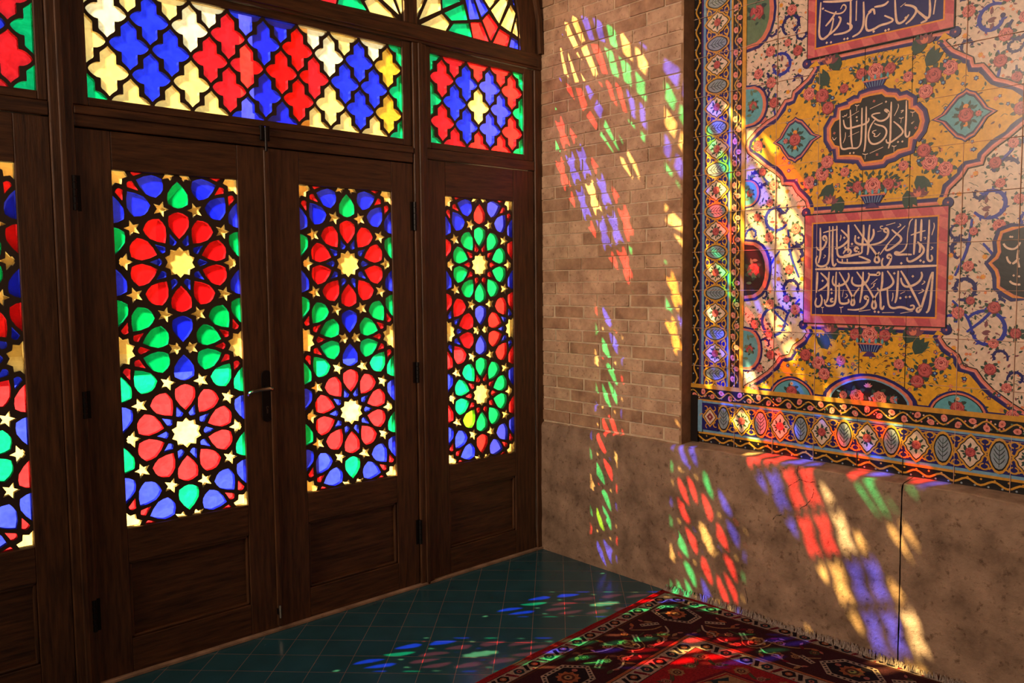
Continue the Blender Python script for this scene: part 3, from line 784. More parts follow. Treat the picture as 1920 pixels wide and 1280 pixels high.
# small foliage over the yellow
def yfill(n, z0, z1, lim, seed):
    rnd = random.Random(seed)
    for i in range(n):
        z_ = rnd.uniform(z0, z1); hw = lim(z_); y = AX + rnd.uniform(-hw, hw); k = rnd.random(); s = .014
        if k < .55: leafp(F, y, z_, s * rnd.uniform(.7, 1.5), rnd.uniform(0, 6.3), rnd.choice(['tile_leaf', 'tile_leaf', 'tile_leafl', 'tile_brown']))
        elif k < .75: daisy(F, y, z_, s * .62, rnd.choice(['tile_coral', 'tile_mauve', 'tile_purple']), rnd.choice(['tile_orange', 'tile_sky']), 5)
        else: F.stroke([(y, z_), (y + s * .8, z_ + s * .5), (y + s * 1.6, z_ - s * .3)], s * .15, 'tile_leaf', .4, 1)
for dz in (0, 1.0755):
    yfill(420, 1.78 + dz, 2.34 + dz, lambda z_, dz=dz: .24 + .25 * max(0, 1 - abs(z_ - dz - 2.055) / .25), 11 + int(dz))
yfill(380, 1.01, 1.27, lambda z_: .24 + .30 * (1.27 - z_) / .27, 13)
# bouquets
def bouquet(f):
    for c, r in ((C1(955, 705), .027), (C1(1050, 720), .029), (C1(1095, 812), .026), (C1(1215, 665), .019), (C1(570, 1095), .024), (C3(955, 170), .027), (C3(1050, 105), .029), (C3(1090, 15), .026), (C3(1220, 90), .019), (C3(1265, 205), .019),
                 (C5(925, 260), .026), (C5(1022, 320), .028), (C5(1065, 402), .025), (C5(1190, 300), .02), (C5(540, 520), .022)):
        q = f(c); rose(F, q[0], q[1], r, random.random() < .35)
    for c in (C1(985, 650), C1(1130, 735), C1(990, 790), C1(805, 830), C3(1000, 180), C3(1120, 80), C3(800, 80), C5(1100, 330), C5(960, 330), C5(790, 340), C1(1265, 520)):
        q = f(c); daisy(F, q[0], q[1], .0105, 'tile_navy', 'tile_sky', 6)
    for c, t in ((C1(1100, 640), .9), (C1(1180, 530), 1.1), (C3(1130, 180), -1.0), (C3(1190, 270), -1.3), (C5(1090, 220), 1.1), (C5(1150, 150), 1.2)):
        for k in (-.3, 0, .3):
            q = f(c); d = t + k; d = d if f is not mir else pi - d
            leafp(F, q[0], q[1], .075, -d if False else d, 'tile_leaf')
    for c in (C1(1110, 480), C3(1110, 330), C5(1100, 90)):
        q = f(c)
        for i in range(5): leafp(F, q[0], q[1], .042, .5 + i * .55, 'tile_mauve')
        for i in range(3): leafp(F, q[0], q[1], .026, .7 + i * .6, 'tile_coral')
bouquet(lambda p: p); bouquet(mir)
# vases of roses on the axis
def vase(zb, s, up=True):
    for dy, r in ((-.058, .024), (.058, .024), (0, .032)): rose(F, AX + dy * s, zb + .085 * s, r * s, r < .03)
    for i in range(13):
        t = pi * i / 12; leafp(F, AX + .085 * s * cos(t), zb + (.095 + .028 * sin(t)) * s, .024 * s, t, 'tile_leaf')
    for i in range(5): leafp(F, AX + (-.05 + .025 * i) * s, zb + .05 * s, .024 * s, pi / 2, 'tile_turq')
    F.poly([(AX - .048 * s, zb + .048 * s), (AX + .048 * s, zb + .048 * s), (AX + .030 * s, zb + .018 * s), (AX - .030 * s, zb + .018 * s)], 'tile_navy')
    F.rect(AX - .050 * s, AX + .050 * s, zb + .047 * s, zb + .053 * s, 'tile_coral')
    for i in range(-3, 4): F.stroke([(AX + i * .012 * s, zb + .046 * s), (AX + i * .008 * s, zb + .02 * s)], .0022 * s, 'tile_sky', 0, 0)
    F.poly([(AX - .008 * s, zb + .019 * s), (AX + .008 * s, zb + .019 * s), (AX + .028 * s, zb), (AX - .028 * s, zb)], 'tile_purple')
vase(1.752, 1.0); vase(T(1640, 180)[1] + .012, .95); vase(T(1630, 668)[1], 1.0)
# turquoise almond medallions either side
def almond(f):
    c = C1(850, 1050); R_ = [(-.098, 0), (-.070, .012), (-.050, .035), (-.026, .060), (-.010, .066), (0, .073), (.010, .066), (.026, .060), (.046, .035), (.060, .014), (.086, 0)]
    full_ = R_ + [(a, -b_) for a, b_ in R_[-2:0:-1]]
    for k, m_ in ((1.30, 'tile_navy'), (1.22, 'tile_coral'), (1.12, 'tile_purple'), (1.05, 'tile_black'), (1.0, 'tile_turq')):
        F.poly([f((c[0] + a * k * .92, c[1] + b_ * k)) for a, b_ in full_], m_)
    q = f(c)
    for i in range(10):
        t = i * 2 * pi / 10; leafp(F, q[0] + .024 * cos(t), q[1] + .030 * sin(t), .024, t, 'tile_leaf')
    F.disc(q[0], q[1] + .030, .010, 'tile_orange', 8); F.disc(q[0], q[1] - .032, .009, 'tile_orange', 8)
    rose(F, q[0], q[1], .026, 1); q2 = f((c[0] + .042, c[1])); rose(F, q2[0], q2[1], .010)
almond(lambda p: p); almond(mir)

# --- calligraphy
def scribe(strokes, f, mat, w_):
    for s_ in strokes:
        ww = w_
        if isinstance(s_, tuple): ww = w_ * s_[0]; s_ = s_[1]
        if len(s_) == 1:
            q = f(*s_[0]); F.poly([(q[0] + w_ * .62, q[1]), (q[0], q[1] + w_ * .62), (q[0] - w_ * .62, q[1]), (q[0], q[1] - w_ * .62)], mat)
        else: F.stroke([f(*p) for p in s_], ww, mat, .45, 2)
TH = .45
fy0, fy1 = AX + .2785, AX - .2785
def inscription(z0, z1, strokes, f, bar=None):
    F.use('inscription_panel' if z0 < 2 else 'upper_inscription_panel')
    for k, (d, m_) in enumerate(((.004, 'tile_black'), (0, 'tile_frame'))): F.rect(fy1 - d, fy0 + d, z0 - d, z1 + d, m_)
    fw = .030
    n = 6; sp = (fy0 - fy1) / n
    for i in range(n):   # twisted ribbon on the frame
        a = fy1 + i * sp
        for zz in (z0, z1 - fw): F.poly([(a, zz), (a + sp * .5, zz), (a + sp * .62, zz + fw), (a + sp * .22, zz + fw)], 'tile_frame2')
    sp = (z1 - z0) / 5
    for i in range(5):
        a = z0 + i * sp
        for yy in (fy1, fy0 - fw): F.poly([(yy, a), (yy + fw, a + sp * .2), (yy + fw, a + sp * .62), (yy, a + sp * .5)], 'tile_frame2')
    F.rect(fy1 + fw, fy0 - fw, z0 + fw, z1 - fw, 'tile_orange'); F.rect(fy1 + fw + .006, fy0 - fw - .006, z0 + fw + .006, z1 - fw - .006, 'tile_navy')
    scribe(strokes, f, 'tile_ivory', .0088)
C7 = lambda x, y: T(1500 + x / 5.334, 380 + y / 5.334)
ins = [
 (TH, [(1345, 200), (1352, 240), (1335, 290), (1325, 325)]), [(1300, 170), (1297, 300), (1290, 400), (1284, 480), (1280, 560), (1300, 585), (1325, 578), (1330, 545), (1318, 522)],
 (TH, [(1318, 440), (1342, 450), (1312, 472)]), [(1222, 165), (1217, 300), (1215, 385)], [(1166, 165), (1160, 300), (1152, 400), (1145, 520)], (.6, [(1115, 325), (1180, 300), (1262, 278)]), (TH, [(1242, 350), (1268, 345), (1255, 370)]),
 [(1180, 390), (1230, 430), (1250, 470), (1230, 515), (1170, 562), (1110, 592), (1078, 580), (1078, 545)], (.55, [(1138, 160), (1110, 180), (1095, 230), (1085, 300), (1078, 400)]),
 [(1195, 400), (1215, 440), (1200, 500)], [(1125, 518), (1060, 516), (985, 520), (955, 512), (960, 490), (1000, 497)], [(925, 268), (965, 305), (1022, 345), (1015, 385), (960, 430), (890, 478), (856, 470), (878, 430)],
 (.6, [(1060, 230), (1000, 290), (930, 360), (870, 430), (806, 520)]), (TH, [(1000, 210), (1022, 225), (982, 248)]), [(880, 300), (850, 290), (845, 268), (872, 252), (892, 280), (885, 330), (845, 378), (790, 408), (700, 424)],
 (TH, [(838, 235), (808, 235), (815, 262), (842, 262)]), (TH, [(780, 290), (822, 280)]), (.6, [(868, 226), (960, 200)]), [(705, 220), (696, 300), (692, 400), (690, 480), (680, 522)], [(740, 262), (748, 305), (730, 360), (692, 400)],
 [(643, 220), (645, 300), (632, 390), (625, 500)], [(552, 218), (620, 320), (700, 420), (785, 535), (806, 580), (780, 602), (750, 585), (760, 545), (802, 492)], [(562, 325), (555, 390), (590, 414), (650, 418), (700, 414)], [(593, 350)],
 [(492, 220), (492, 300), (492, 400), (488, 500)], [(418, 270), (470, 320), (502, 360), (462, 410), (400, 452), (358, 458)], (TH, [(415, 320), (418, 350), (405, 385)]), [(450, 350)],
 [(376, 230), (376, 350), (378, 500), (395, 540), (440, 545), (520, 530), (560, 518), (610, 510), (632, 490), (622, 440)], [(440, 510), (462, 470), (500, 462), (522, 490), (500, 520), (445, 530)], [(337, 235), (333, 400), (330, 600), (348, 640), (370, 605)],
 [(302, 235), (302, 400), (300, 560), (280, 620), (222, 642), (172, 622), (165, 565), (182, 530)], (.6, [(240, 300), (310, 280), (386, 268)]), [(211, 250), (212, 400), (214, 520), (190, 605)],
 [(272, 372), (245, 378), (235, 345), (258, 328), (275, 355), (268, 410), (232, 468), (192, 476), (170, 440)], (TH, [(246, 522), (268, 530), (240, 555)]), [(600, 470), (568, 490), (550, 470), (570, 442), (592, 460), (595, 500)],
 [(595, 535), (650, 552), (728, 590), (640, 600), (500, 602), (392, 600), (378, 560)], [(480, 560), (482, 600)], [(430, 562), (432, 600)], [(918, 540), (888, 560), (875, 535), (900, 512), (922, 535), (905, 600), (862, 652), (832, 640), (822, 590), (838, 552)],
 (.7, [(1080, 405), (1055, 468), (1010, 500), (965, 502)]), [(1020, 605)], [(1212, 578)], [(1244, 592)], [(275, 645)], [(302, 652)], [(528, 412)], [(460, 452)],
 (1.3, [(160, 665), (700, 652), (1378, 628)]),
 [(1330, 692), (1310, 740), (1280, 850), (1250, 950), (1217, 1060), (1190, 1098), (1168, 1075), (1188, 1045), (1222, 1050)], [(1338, 690), (1328, 800), (1312, 1000), (1292, 1080), (1268, 1100)], [(1015, 680), (1060, 750), (1120, 860), (1170, 960), (1212, 1050)],
 [(1220, 690), (1232, 730), (1200, 790), (1130, 832), (1060, 842), (1022, 800), (1016, 750)], [(1135, 735)], (TH, [(1240, 782), (1262, 790), (1225, 818)]), (TH, [(1222, 862), (1252, 880), (1190, 908)]), [(990, 680), (985, 800), (976, 940), (958, 1002)],
 [(832, 690), (830, 800), (818, 872)], [(880, 680), (930, 750), (948, 800), (900, 850), (830, 872), (792, 880), (780, 850)], [(950, 705)], [(880, 850), (884, 950), (895, 1035), (940, 1058), (1000, 1040), (1060, 1050), (1100, 1072), (1150, 1060), (1145, 1022), (1108, 1030)],
 (TH, [(935, 900), (938, 940), (925, 985)]), [(808, 885), (814, 980), (812, 1050), (832, 1068), (848, 1028)], [(755, 1088)], [(792, 1092)], [(1068, 942)], [(1106, 940)], [(1010, 952)], (.5, [(1010, 910), (1055, 888)]), (.5, [(828, 1098), (950, 1096)]), (.5, [(1010, 1105), (1135, 1083)]),
 [(575, 690), (640, 780), (720, 900), (765, 1000), (768, 1048), (738, 1062), (722, 1022), (758, 940), (792, 890)], [(790, 722), (778, 700), (802, 695), (802, 722), (740, 720), (702, 720), (690, 700)], [(702, 720), (690, 770), (640, 828), (565, 832), (522, 800), (532, 740)],
 (.55, [(780, 760), (718, 815)]), (TH, [(765, 805), (742, 812), (752, 830), (712, 860)]), [(640, 690), (634, 800), (625, 900), (606, 1000)], [(690, 952), (662, 966), (650, 945), (670, 928), (692, 955), (680, 1012), (630, 1058), (560, 1072), (482, 1066)], (.6, [(595, 1085), (712, 1068)]),
 [(400, 692), (460, 800), (512, 900), (556, 985), (545, 1024), (520, 1020), (520, 985), (560, 900), (602, 850)], [(490, 700), (502, 740), (470, 800), (410, 832), (352, 830), (330, 792), (342, 730)], [(372, 690), (366, 800), (370, 900), (362, 1000), (338, 1030), (262, 1032), (252, 965)],
 [(400, 800), (398, 980), (420, 1012), (500, 1002), (492, 960)], (TH, [(442, 868), (430, 942)]), (TH, [(468, 908), (488, 932), (455, 955)]), [(300, 690), (292, 800), (292, 950), (268, 1002)], [(215, 700), (270, 752), (298, 792), (260, 842), (190, 882)], [(235, 780)],
 [(185, 692), (180, 800), (172, 900)], [(345, 985), (318, 990), (315, 962), (340, 955)], [(175, 950), (158, 1000), (172, 1042), (218, 1030), (232, 960), (212, 918)], (TH, [(220, 1042), (232, 1050), (248, 1042)]), (TH, [(232, 1050), (236, 1100)]), (TH, [(402, 1042), (415, 1050), (440, 1040)]), (TH, [(416, 1050), (420, 1100)]), [(322, 865)], [(326, 902)]]
inscription(1.298, 1.739, ins, C7)
top = [[(1541, 5), (1539, 40), (1537, 70), (1546, 76), (1560, 62), (1565, 35)], [(1545, 4), (1570, 4), (1600, 1)], (.7, [(1548, 20), (1566, 27), (1582, 26), (1590, 14), (1583, 8), (1578, 18)]), [(1550, 50), (1562, 36), (1570, 22)], [(1545, 74), (1570, 56), (1580, 36), (1574, 32)],
 [(1565, 66), (1590, 62), (1602, 50), (1590, 44)], [(1597, 0), (1597, 30), (1596, 56)], [(1608, 2), (1607, 40)], [(1621, 4), (1622, 45), (1615, 62), (1600, 70)], [(1636, 22), (1626, 30), (1625, 60), (1640, 56), (1652, 48), (1666, 45), (1680, 38), (1660, 30)], [(1641, 14), (1660, 11), (1668, 3)],
 [(1630, 24), (1640, 16), (1642, 28)], [(1680, 0), (1681, 30), (1684, 46), (1696, 42), (1706, 28)], [(1698, 10), (1714, 12), (1722, 20), (1712, 36), (1700, 46)], [(1718, 18), (1732, 30), (1742, 38), (1728, 44)], [(1745, 0), (1746, 20), (1744, 36), (1735, 32)], [(1756, 0), (1752, 28)],
 (.5, [(1690, 14), (1700, 6)]), [(1552, 81)], [(1560, 80)], [(1585, 74)], [(1591, 73)], [(1662, 58)], [(1668, 56)], [(1640, 60)], [(1700, 34)], [(1545, 17)]]
inscription(2.374, 2.815, top, T)
# black cartouche with lobed outline
F.use('cartouche')
C8 = lambda x, y: T(1520 + x / 8, 160 + y / 8)
car = [(465, 385), (600, 352), (615, 310), (680, 275), (765, 262), (790, 200), (900, 165), (1080, 132), (1130, 178), (1270, 185), (1318, 240), (1440, 215), (1480, 232), (1482, 358), (1560, 370), (1628, 440), (1652, 545), (1622, 660), (1550, 758), (1480, 790), (1470, 930),
       (1320, 962), (1250, 1015), (1120, 1058), (1085, 1112), (960, 1130), (820, 1150), (775, 1062), (680, 1045), (600, 1042), (450, 1052), (448, 915), (380, 900), (322, 800), (320, 650), (380, 545), (455, 510)]
cw = [C8(*p) for p in car]
for d, m_ in ((.034, 'tile_navy'), (.024, 'tile_purple'), (.018, 'tile_coral'), (.008, 'tile_orange'), (0, 'tile_black')): F.poly(outl(cw, d), m_)
scribe([[(1450, 232), (1448, 500), (1430, 730), (1452, 782), (1488, 762), (1500, 690)], (TH, [(1325, 280), (1335, 320), (1310, 380), (1268, 462)]), (TH, [(1365, 388), (1418, 370), (1368, 418)]), (TH, [(1338, 490), (1375, 502), (1410, 480)]), (TH, [(1375, 502), (1366, 570)]),
 [(1258, 545), (1330, 600), (1402, 680), (1390, 730), (1300, 800), (1200, 870), (1152, 862), (1148, 812)], [(1325, 852)], [(1390, 845)], [(1225, 250), (1216, 500), (1210, 850), (1180, 950)], (.6, [(902, 358), (1092, 268)]), [(1145, 250)],
 [(1188, 420), (1150, 400), (1120, 372), (1150, 362), (1190, 400), (1190, 470), (1120, 530), (1040, 542), (980, 500), (918, 455), (980, 425), (1060, 418)], [(1000, 500), (930, 580), (882, 700), (882, 820), (932, 890), (1040, 872), (1130, 790), (1162, 690), (1120, 620), (1010, 595), (970, 572)],
 (.6, [(1000, 675), (945, 690), (940, 715), (985, 735), (955, 765), (1010, 775), (1060, 718)]), [(850, 320), (846, 600), (836, 900), (815, 1000)], [(785, 340), (782, 600), (772, 860), (740, 922)], [(455, 372), (456, 700), (466, 940), (510, 966), (600, 940), (700, 950), (740, 920)],
 [(610, 370), (620, 600), (622, 800), (642, 942)], [(508, 520), (520, 610), (562, 660), (700, 622), (850, 580), (892, 530), (885, 490)], [(705, 480)], [(710, 535)], [(605, 1020)], [(660, 1015)], (.5, [(570, 492), (740, 388)]), (.5, [(580, 772), (742, 698)]),
 (TH, [(488, 470), (510, 482), (530, 448), (545, 472), (562, 428)]), (TH, [(538, 705), (535, 790), (500, 872)]), (.6, [(900, 1022), (1102, 928)]), (TH, [(680, 298), (710, 312), (742, 295)]), (TH, [(710, 312), (702, 390)]), (TH, [(1508, 400), (1545, 412), (1582, 395)]), (TH, [(1545, 412), (1540, 472)]),
 (TH, [(1230, 908), (1265, 922), (1302, 905)]), (TH, [(1265, 922), (1262, 1000)]), (TH, [(790, 1028), (835, 1042), (875, 1025)]), (TH, [(835, 1042), (830, 1110)]), (TH, [(340, 780), (365, 832), (402, 785)]), (TH, [(1520, 575), (1582, 530), (1530, 582)])], C8, 'tile_ivory', .0072)
for c in ((370, 720), (965, 240), (1010, 1040), (1590, 640)):
    q = C8(*c); daisy(F, q[0], q[1], .006, 'tile_coral', 'tile_rosed', 4)
# part of the next cartouche at the right edge
F.use('edge_cartouche')
C9 = lambda x, y: T(1740 + x / 4, 380 + y / 4)
c9 = [(482, 452), (528, 420), (552, 370), (545, 295), (565, 230), (640, 205), (730, 180), (730, 715), (650, 690), (600, 662), (542, 625), (545, 560), (528, 500)]
c9w = [C9(*p) for p in c9]; F.clip = rect(IY1 + .001, IY0 - .001, .98, 3.2)
F.clip = [(IY1 + .001, .98), (IY0 - .001, .98), (IY0 - .001, 3.2), (IY1 + .001, 3.2)]
for d, m_ in ((.026, 'tile_navy'), (.012, 'tile_orange'), (.004, 'tile_coral'), (0, 'tile_black')): F.poly(outl(c9w, d), m_)
scribe([[(575, 270), (563, 300), (590, 340), (650, 352), (690, 312), (700, 268)], [(620, 255)], [(634, 256)], [(590, 380), (600, 440), (640, 462), (682, 420), (702, 390)], [(610, 560), (620, 600), (680, 617), (720, 602)], [(682, 340), (670, 420), (692, 500)], [(645, 545)], [(685, 552)],
        (TH, [(565, 505), (582, 516), (602, 500)]), (TH, [(582, 516), (578, 542)]), [(622, 470), (660, 440), (700, 400)]], C9, 'tile_ivory', .0072)
F.clip = None
F.use('painted_field')
# lobes cut by the left border: black and turquoise ones
def lobe(zc_, hz, hw, mat, fl=None, big=False):
    n = 10; P = [(IY0 - .001, zc_ + hz)] + [(IY0 - hw * sin(pi * i / n) ** .7 - .001, zc_ + hz * cos(pi * i / n)) for i in range(1, n)] + [(IY0 - .001, zc_ - hz)]
    for d, m_ in ((1.22, 'tile_navy'), (1.12, 'tile_coral'), (1.0, mat)): F.poly([(IY0 - (IY0 - p[0]) * (d + .06 if d > 1 else 1), zc_ + (p[1] - zc_) * d) for p in P], m_)
    if fl:
        rose(F, IY0 - hw * .45, zc_, fl, 1)
        for i in range(6): leafp(F, IY0 - hw * .4, zc_ - hz * .5 + i * .02, .03, i * 1.9, 'tile_leafl')
zz = lambda py: T(1415, py)[1]
lobe((zz(452) + zz(560)) / 2, (zz(452) - zz(560)) / 2 * .9, .105, 'tile_black', .030)
lobe((zz(620) + zz(690)) / 2, (zz(620) - zz(690)) / 2, .075, 'tile_turq', .018)
lobe((zz(165) + zz(232)) / 2, (zz(165) - zz(232)) / 2, .085, 'tile_turq', .020)
lobe((zz(345) + zz(378)) / 2, (zz(335) - zz(380)) / 2, .06, 'tile_turq', .016)
lobe(zz(25), .13, .11, 'tile_leafl', .034)
# lobes standing on the bottom line
def dome(c, hw, hz, mat):
    n = 14; P = [(c + hw, FB)] + [(c + hw * cos(pi * i / n) * (1 - .25 * sin(pi * i / n) ** 2), FB + hz * (sin(pi * i / n) ** .8)) for i in range(1, n)] + [(c - hw, FB)]
    for d, m_ in ((1.24, 'tile_navy'), (1.14, 'tile_coral'), (1.05, 'tile_sky' if mat == 'tile_black' else 'tile_black'), (1, mat)): F.poly([(c + (p[0] - c) * d, FB + (p[1] - FB) * d) for p in P], m_)
dc = C5(820, 540)[0]
for c in (dc, 2 * AX - dc):
    dome(c, .085, .075, 'tile_turq'); rose(F, c, FB + .028, .025, 1); daisy(F, c, FB + .062, .010, 'tile_cream', 'tile_orange')
dome(AX, .155, .105, 'tile_black')
for dy, r in ((-.045, .028), (.045, .028), (-.1, .014), (.1, .016)): rose(F, AX + dy, FB + .036, r)
for i in range(5): leafp(F, AX, FB + .075, .02, .4 + i * .55, 'tile_rosel')
for i in range(8): leafp(F, AX + random.uniform(-.12, .12), FB + random.uniform(.012, .05), .02, random.uniform(0, 6), 'tile_sky')

# --- border bands, coordinates run along (s) and across (t, from the outer rim inwards)
def band_map(side):
    if side == 'left': return lambda s, t: (Y0 - .0 - t, s)
    if side == 'right': return lambda s, t: (Y1 + t, s)
    return lambda s, t: (s, ZB + t)
def borders(side, s0, s1):
    B = band_map(side)
    def strip(t0, t1, m_):
        a, b_ = s0, s1
        P = [B(a, t0), B(b_, t0), B(b_, t1), B(a, t1)]; F.poly(P, m_)
    strip(0, .040, 'tile_black'); strip(.040, .050, 'tile_gold' if side == 'bottom' else 'tile_purple'); strip(.050, .063, 'tile_sky')
    strip(.063, .188, 'tile_navy'); strip(.188, .196, 'tile_sky'); strip(.196, .205, 'tile_gold'); strip(.205, .255, 'tile_black'); strip(.255, .274, 'tile_gold')
    # gold wave on black
    n = int((s1 - s0) / .0125); F.stroke([B(s0 + (s1 - s0) * i / n, .019 + .0095 * sin(i * pi / 3.6)) for i in range(n + 1)], .0075, 'tile_gold', 0, 0)
    k = 0; s = s0 + .02
    while s < s1 - .01:
        q = B(s, .032); F.disc(q[0], q[1], .0042, 'tile_gold', 6); q = B(s + .02, .007); F.disc(q[0], q[1], .004, 'tile_grey', 6); s += .045
    # vine on the inner black band
    n = int((s1 - s0) / .012); F.stroke([B(s0 + (s1 - s0) * i / n, .230 + .015 * sin(i * pi / 4)) for i in range(n + 1)], .0058, 'tile_gold', 0, 0)
    s = s0 + .024; i = 0
    while s < s1 - .02:
        t = .230 - .010 * (-1) ** i; q = B(s, t); F.disc(q[0], q[1], .0125, 'tile_rosel', 9, wob=.15); F.disc(q[0], q[1], .0075, 'tile_coral', 7); F.disc(q[0], q[1], .003, 'tile_rosed', 5)
        for m_ in range(4):
            q = B(s + random.uniform(-.024, .024), .230 + random.uniform(-.020, .020)); F.disc(q[0], q[1], .0036, random.choice(('tile_rosel', 'tile_cream', 'tile_leafl')), 6)
        s += .048; i += 1
    # medallions with gold leafwork between
    bt = side == 'bottom'; S0 = s0 + (.178 if bt else .045); S1 = s1 - (.16 if bt else .03); pit = (s1 - s0 - .356) / 14 if bt else .0925
    s = S0; i = 0
    while s < S1:
        for sg in (1, -1):
            for (a, b_, r0, r1, rr) in ((.046, .045, 0.4, 4.6, .014), (.046, .016, 3.4, 7.2, .012), (.022, .055, 2.6, 6.2, .010)):
                for fl in (1, -1):
                    pts = [B(s + fl * a + rr * cos(u) * fl, .1255 + sg * (b_ + rr * .8 * sin(u))) for u in [r0 + (r1 - r0) * m_ / 6 for m_ in range(7)]]
                    F.stroke(pts, .0058, 'tile_gold' if side != 'left' else 'tile_yellow', .3, 1)
        s += pit
    s = S0; i = 1 if bt else 0
    while s < S1:
        if i % 2 == 0:
            R_ = [(.048, 0), (.038, .010), (.034, .022), (.022, .032), (.012, .045), (0, .054)]
            for k_, m_ in ((1.28, 'tile_gold'), (1.1, 'tile_black'), (1.0, 'tile_cream')):
                P = [(a * k_ * .92, b_ * k_) for a, b_ in R_]; P = P + [(-a, b_) for a, b_ in P[-2::-1]] + [(-a, -b_) for a, b_ in P[1:]] + [(a, -b_) for a, b_ in P[-2:0:-1]]
                F.poly([B(s + a, .1255 + b_) for a, b_ in P], m_)
            q = B(s, .1255)
            for u in range(8):
                t = u * pi / 4; leafp(F, q[0] + .018 * cos(t), q[1] + .018 * sin(t), .018, t, 'tile_leaf')
            rose(F, q[0], q[1], .018, 1)
        else:
            for k_, m_ in ((1.35, 'tile_gold'), (1.14, 'tile_black'), (1.0, 'tile_grey')):
                F.poly([B(s + .027 * k_ * cos(u * pi / 8) * (1 + .06 * cos(u * pi / 2)), .1255 + .048 * k_ * sin(u * pi / 8)) for u in range(16)], m_)
            a, b_ = B(s, .085), B(s, .165); F.stroke([a, b_], .003, 'tile_black', .4, 0)
            for u in range(4):
                for sg in (1, -1):
                    t0_ = .095 + u * .016; F.stroke([B(s, t0_), B(s + sg * .010, t0_ + .009), B(s + sg * .018, t0_ + .022)], .0030, 'tile_leaf' if u % 2 else 'tile_black', .5, 1)
        s += pit; i += 1
F.use('painted_border')
borders('left', ZB + .19, ZT - .02)
borders('right', ZB + .19, ZT - .02)
borders('bottom', Y1 + .0, Y0 - .0)
# outer rim of the left and right bands down to the corner
for yy0, sg in ((Y0, -1), (Y1, 1)):
    q0, q1 = sorted((yy0, yy0 + sg * .063)); F.rect(q0, q1, ZB + .05, ZB + .20, 'tile_sky')
    q0, q1 = sorted((yy0, yy0 + sg * .040)); F.rect(q0, q1, ZB + .0, ZB + .22, 'tile_black')
    c = (yy0 + sg * .107, ZB + .125)
    F.rect(min(yy0 + sg * .063, yy0 + sg * .150), max(yy0 + sg * .063, yy0 + sg * .150), ZB + .063, ZB + .187, 'tile_navy')
    for u in range(6):
        pts = arcs(c[0] + .045 * cos(u), c[1] + .045 * sin(u), .011, u, u + 4, 6); F.stroke(pts, .005, 'tile_gold', .3, 1)
    for k_, m_ in ((.042, 'tile_gold'), (.034, 'tile_black'), (.030, 'tile_cream'), (.018, 'tile_rosed'), (.006, 'tile_cream')):
        F.poly([(c[0] + k_ * (1 if u % 2 == 0 else .78) * cos(u * pi / 4), c[1] + k_ * (1.15 if u % 2 == 0 else .8) * sin(u * pi / 4)) for u in range(8)], m_)
for n_, m_ in F.parts.items():
    if m_.f: m_.build(n_, tp)
# joints of the tiles
mb = MB()
HJ = TX - .0062
simple('joint', srgb(190, 150, 128), rough=.8, var=.3, vscale=20)
for i, y in enumerate((-1.165, -1.355, -1.545, -1.73, -1.91, -2.095, -2.28, -2.47)):
    mb.box(HJ, TX - .001, y - .0008, y + .0008, ZB, ZT, 'joint_dark' if i in (3, 4) else 'joint')
for k in range(14):
    z = .905 + .1755 * k
    mb.box(HJ, TX - .001, Y1, Y0, z - .0007, z + .0007, 'joint')
mb.build('tile_joints', tp)
mb = MB(); mb.box(TX, TX + .003, Y1, Y0, ZB, ZT, 'tile_black'); mb.build('tile_body', tp)

# ------------------------------------------------------------------ rug
for n, c in dict(maroon=(.042, .009, .013), red=(.26, .012, .016), brown=(.075, .018, .012), cream=(.36, .25, .19), rust=(.30, .085, .035), dark=(.014, .008, .012), teal=(.014, .024, .032), tan=(.30, .15, .07), green=(.06, .055, .028), pink=(.33, .10, .08), wine=(.13, .008, .018), fringe=(.45, .34, .28)).items():
    simple('rug_' + n, c, rough=.95, spec=.1, var=.35, vscale=140, bump=1.0, bscale=260)
RC = Vector((-.055, -.872)); e1 = Vector((-.9972, -.0750)); e2 = Vector((.0750, -.9972))
RA, RBn = 2.1, 1.9          # the rug runs on out of the frame
rug = empty('persian_rug', (RC.x, RC.y, 0), label='red and maroon patterned wool rug with cream borders and fringed end on the green floor', category='rug')
RZ = .012
rtf = lambda a, b_, h: (RC.x + e1.x * a + e2.x * b_, RC.y + e1.y * a + e2.y * b_, RZ + h)
G = Paint(rtf, .00018, .012)
G.use('woven_border')
def gr(a0, a1, b0, b1, m_): G.poly([(a0, b0), (a1, b0), (a1, b1), (a0, b1)], m_)
def ring(d0, d1, m_):
    gr(d0, RA, d0, d1, m_); gr(d0, d1, d0, RBn, m_)
gr(0, RA, 0, RBn, 'rug_maroon')
for d0, d1, m_ in ((0, .022, 'rug_red'), (.022, .026, 'rug_dark'), (.026, .084, 'rug_cream'), (.084, .088, 'rug_dark'), (.088, .100, 'rug_brown'), (.100, .103, 'rug_dark'), (.103, .345, 'rug_maroon'), (.345, .349, 'rug_dark'), (.349, .363, 'rug_rust'), (.363, .367, 'rug_dark'), (.367, .437, 'rug_cream'), (.437, .441, 'rug_dark')): ring(d0, d1, m_)
gr(.441, RA, .441, RBn, 'rug_red')
def rugsides(fn):
    fn(lambda s, t: (s, t), RA); fn(lambda s, t: (t, s), RBn)
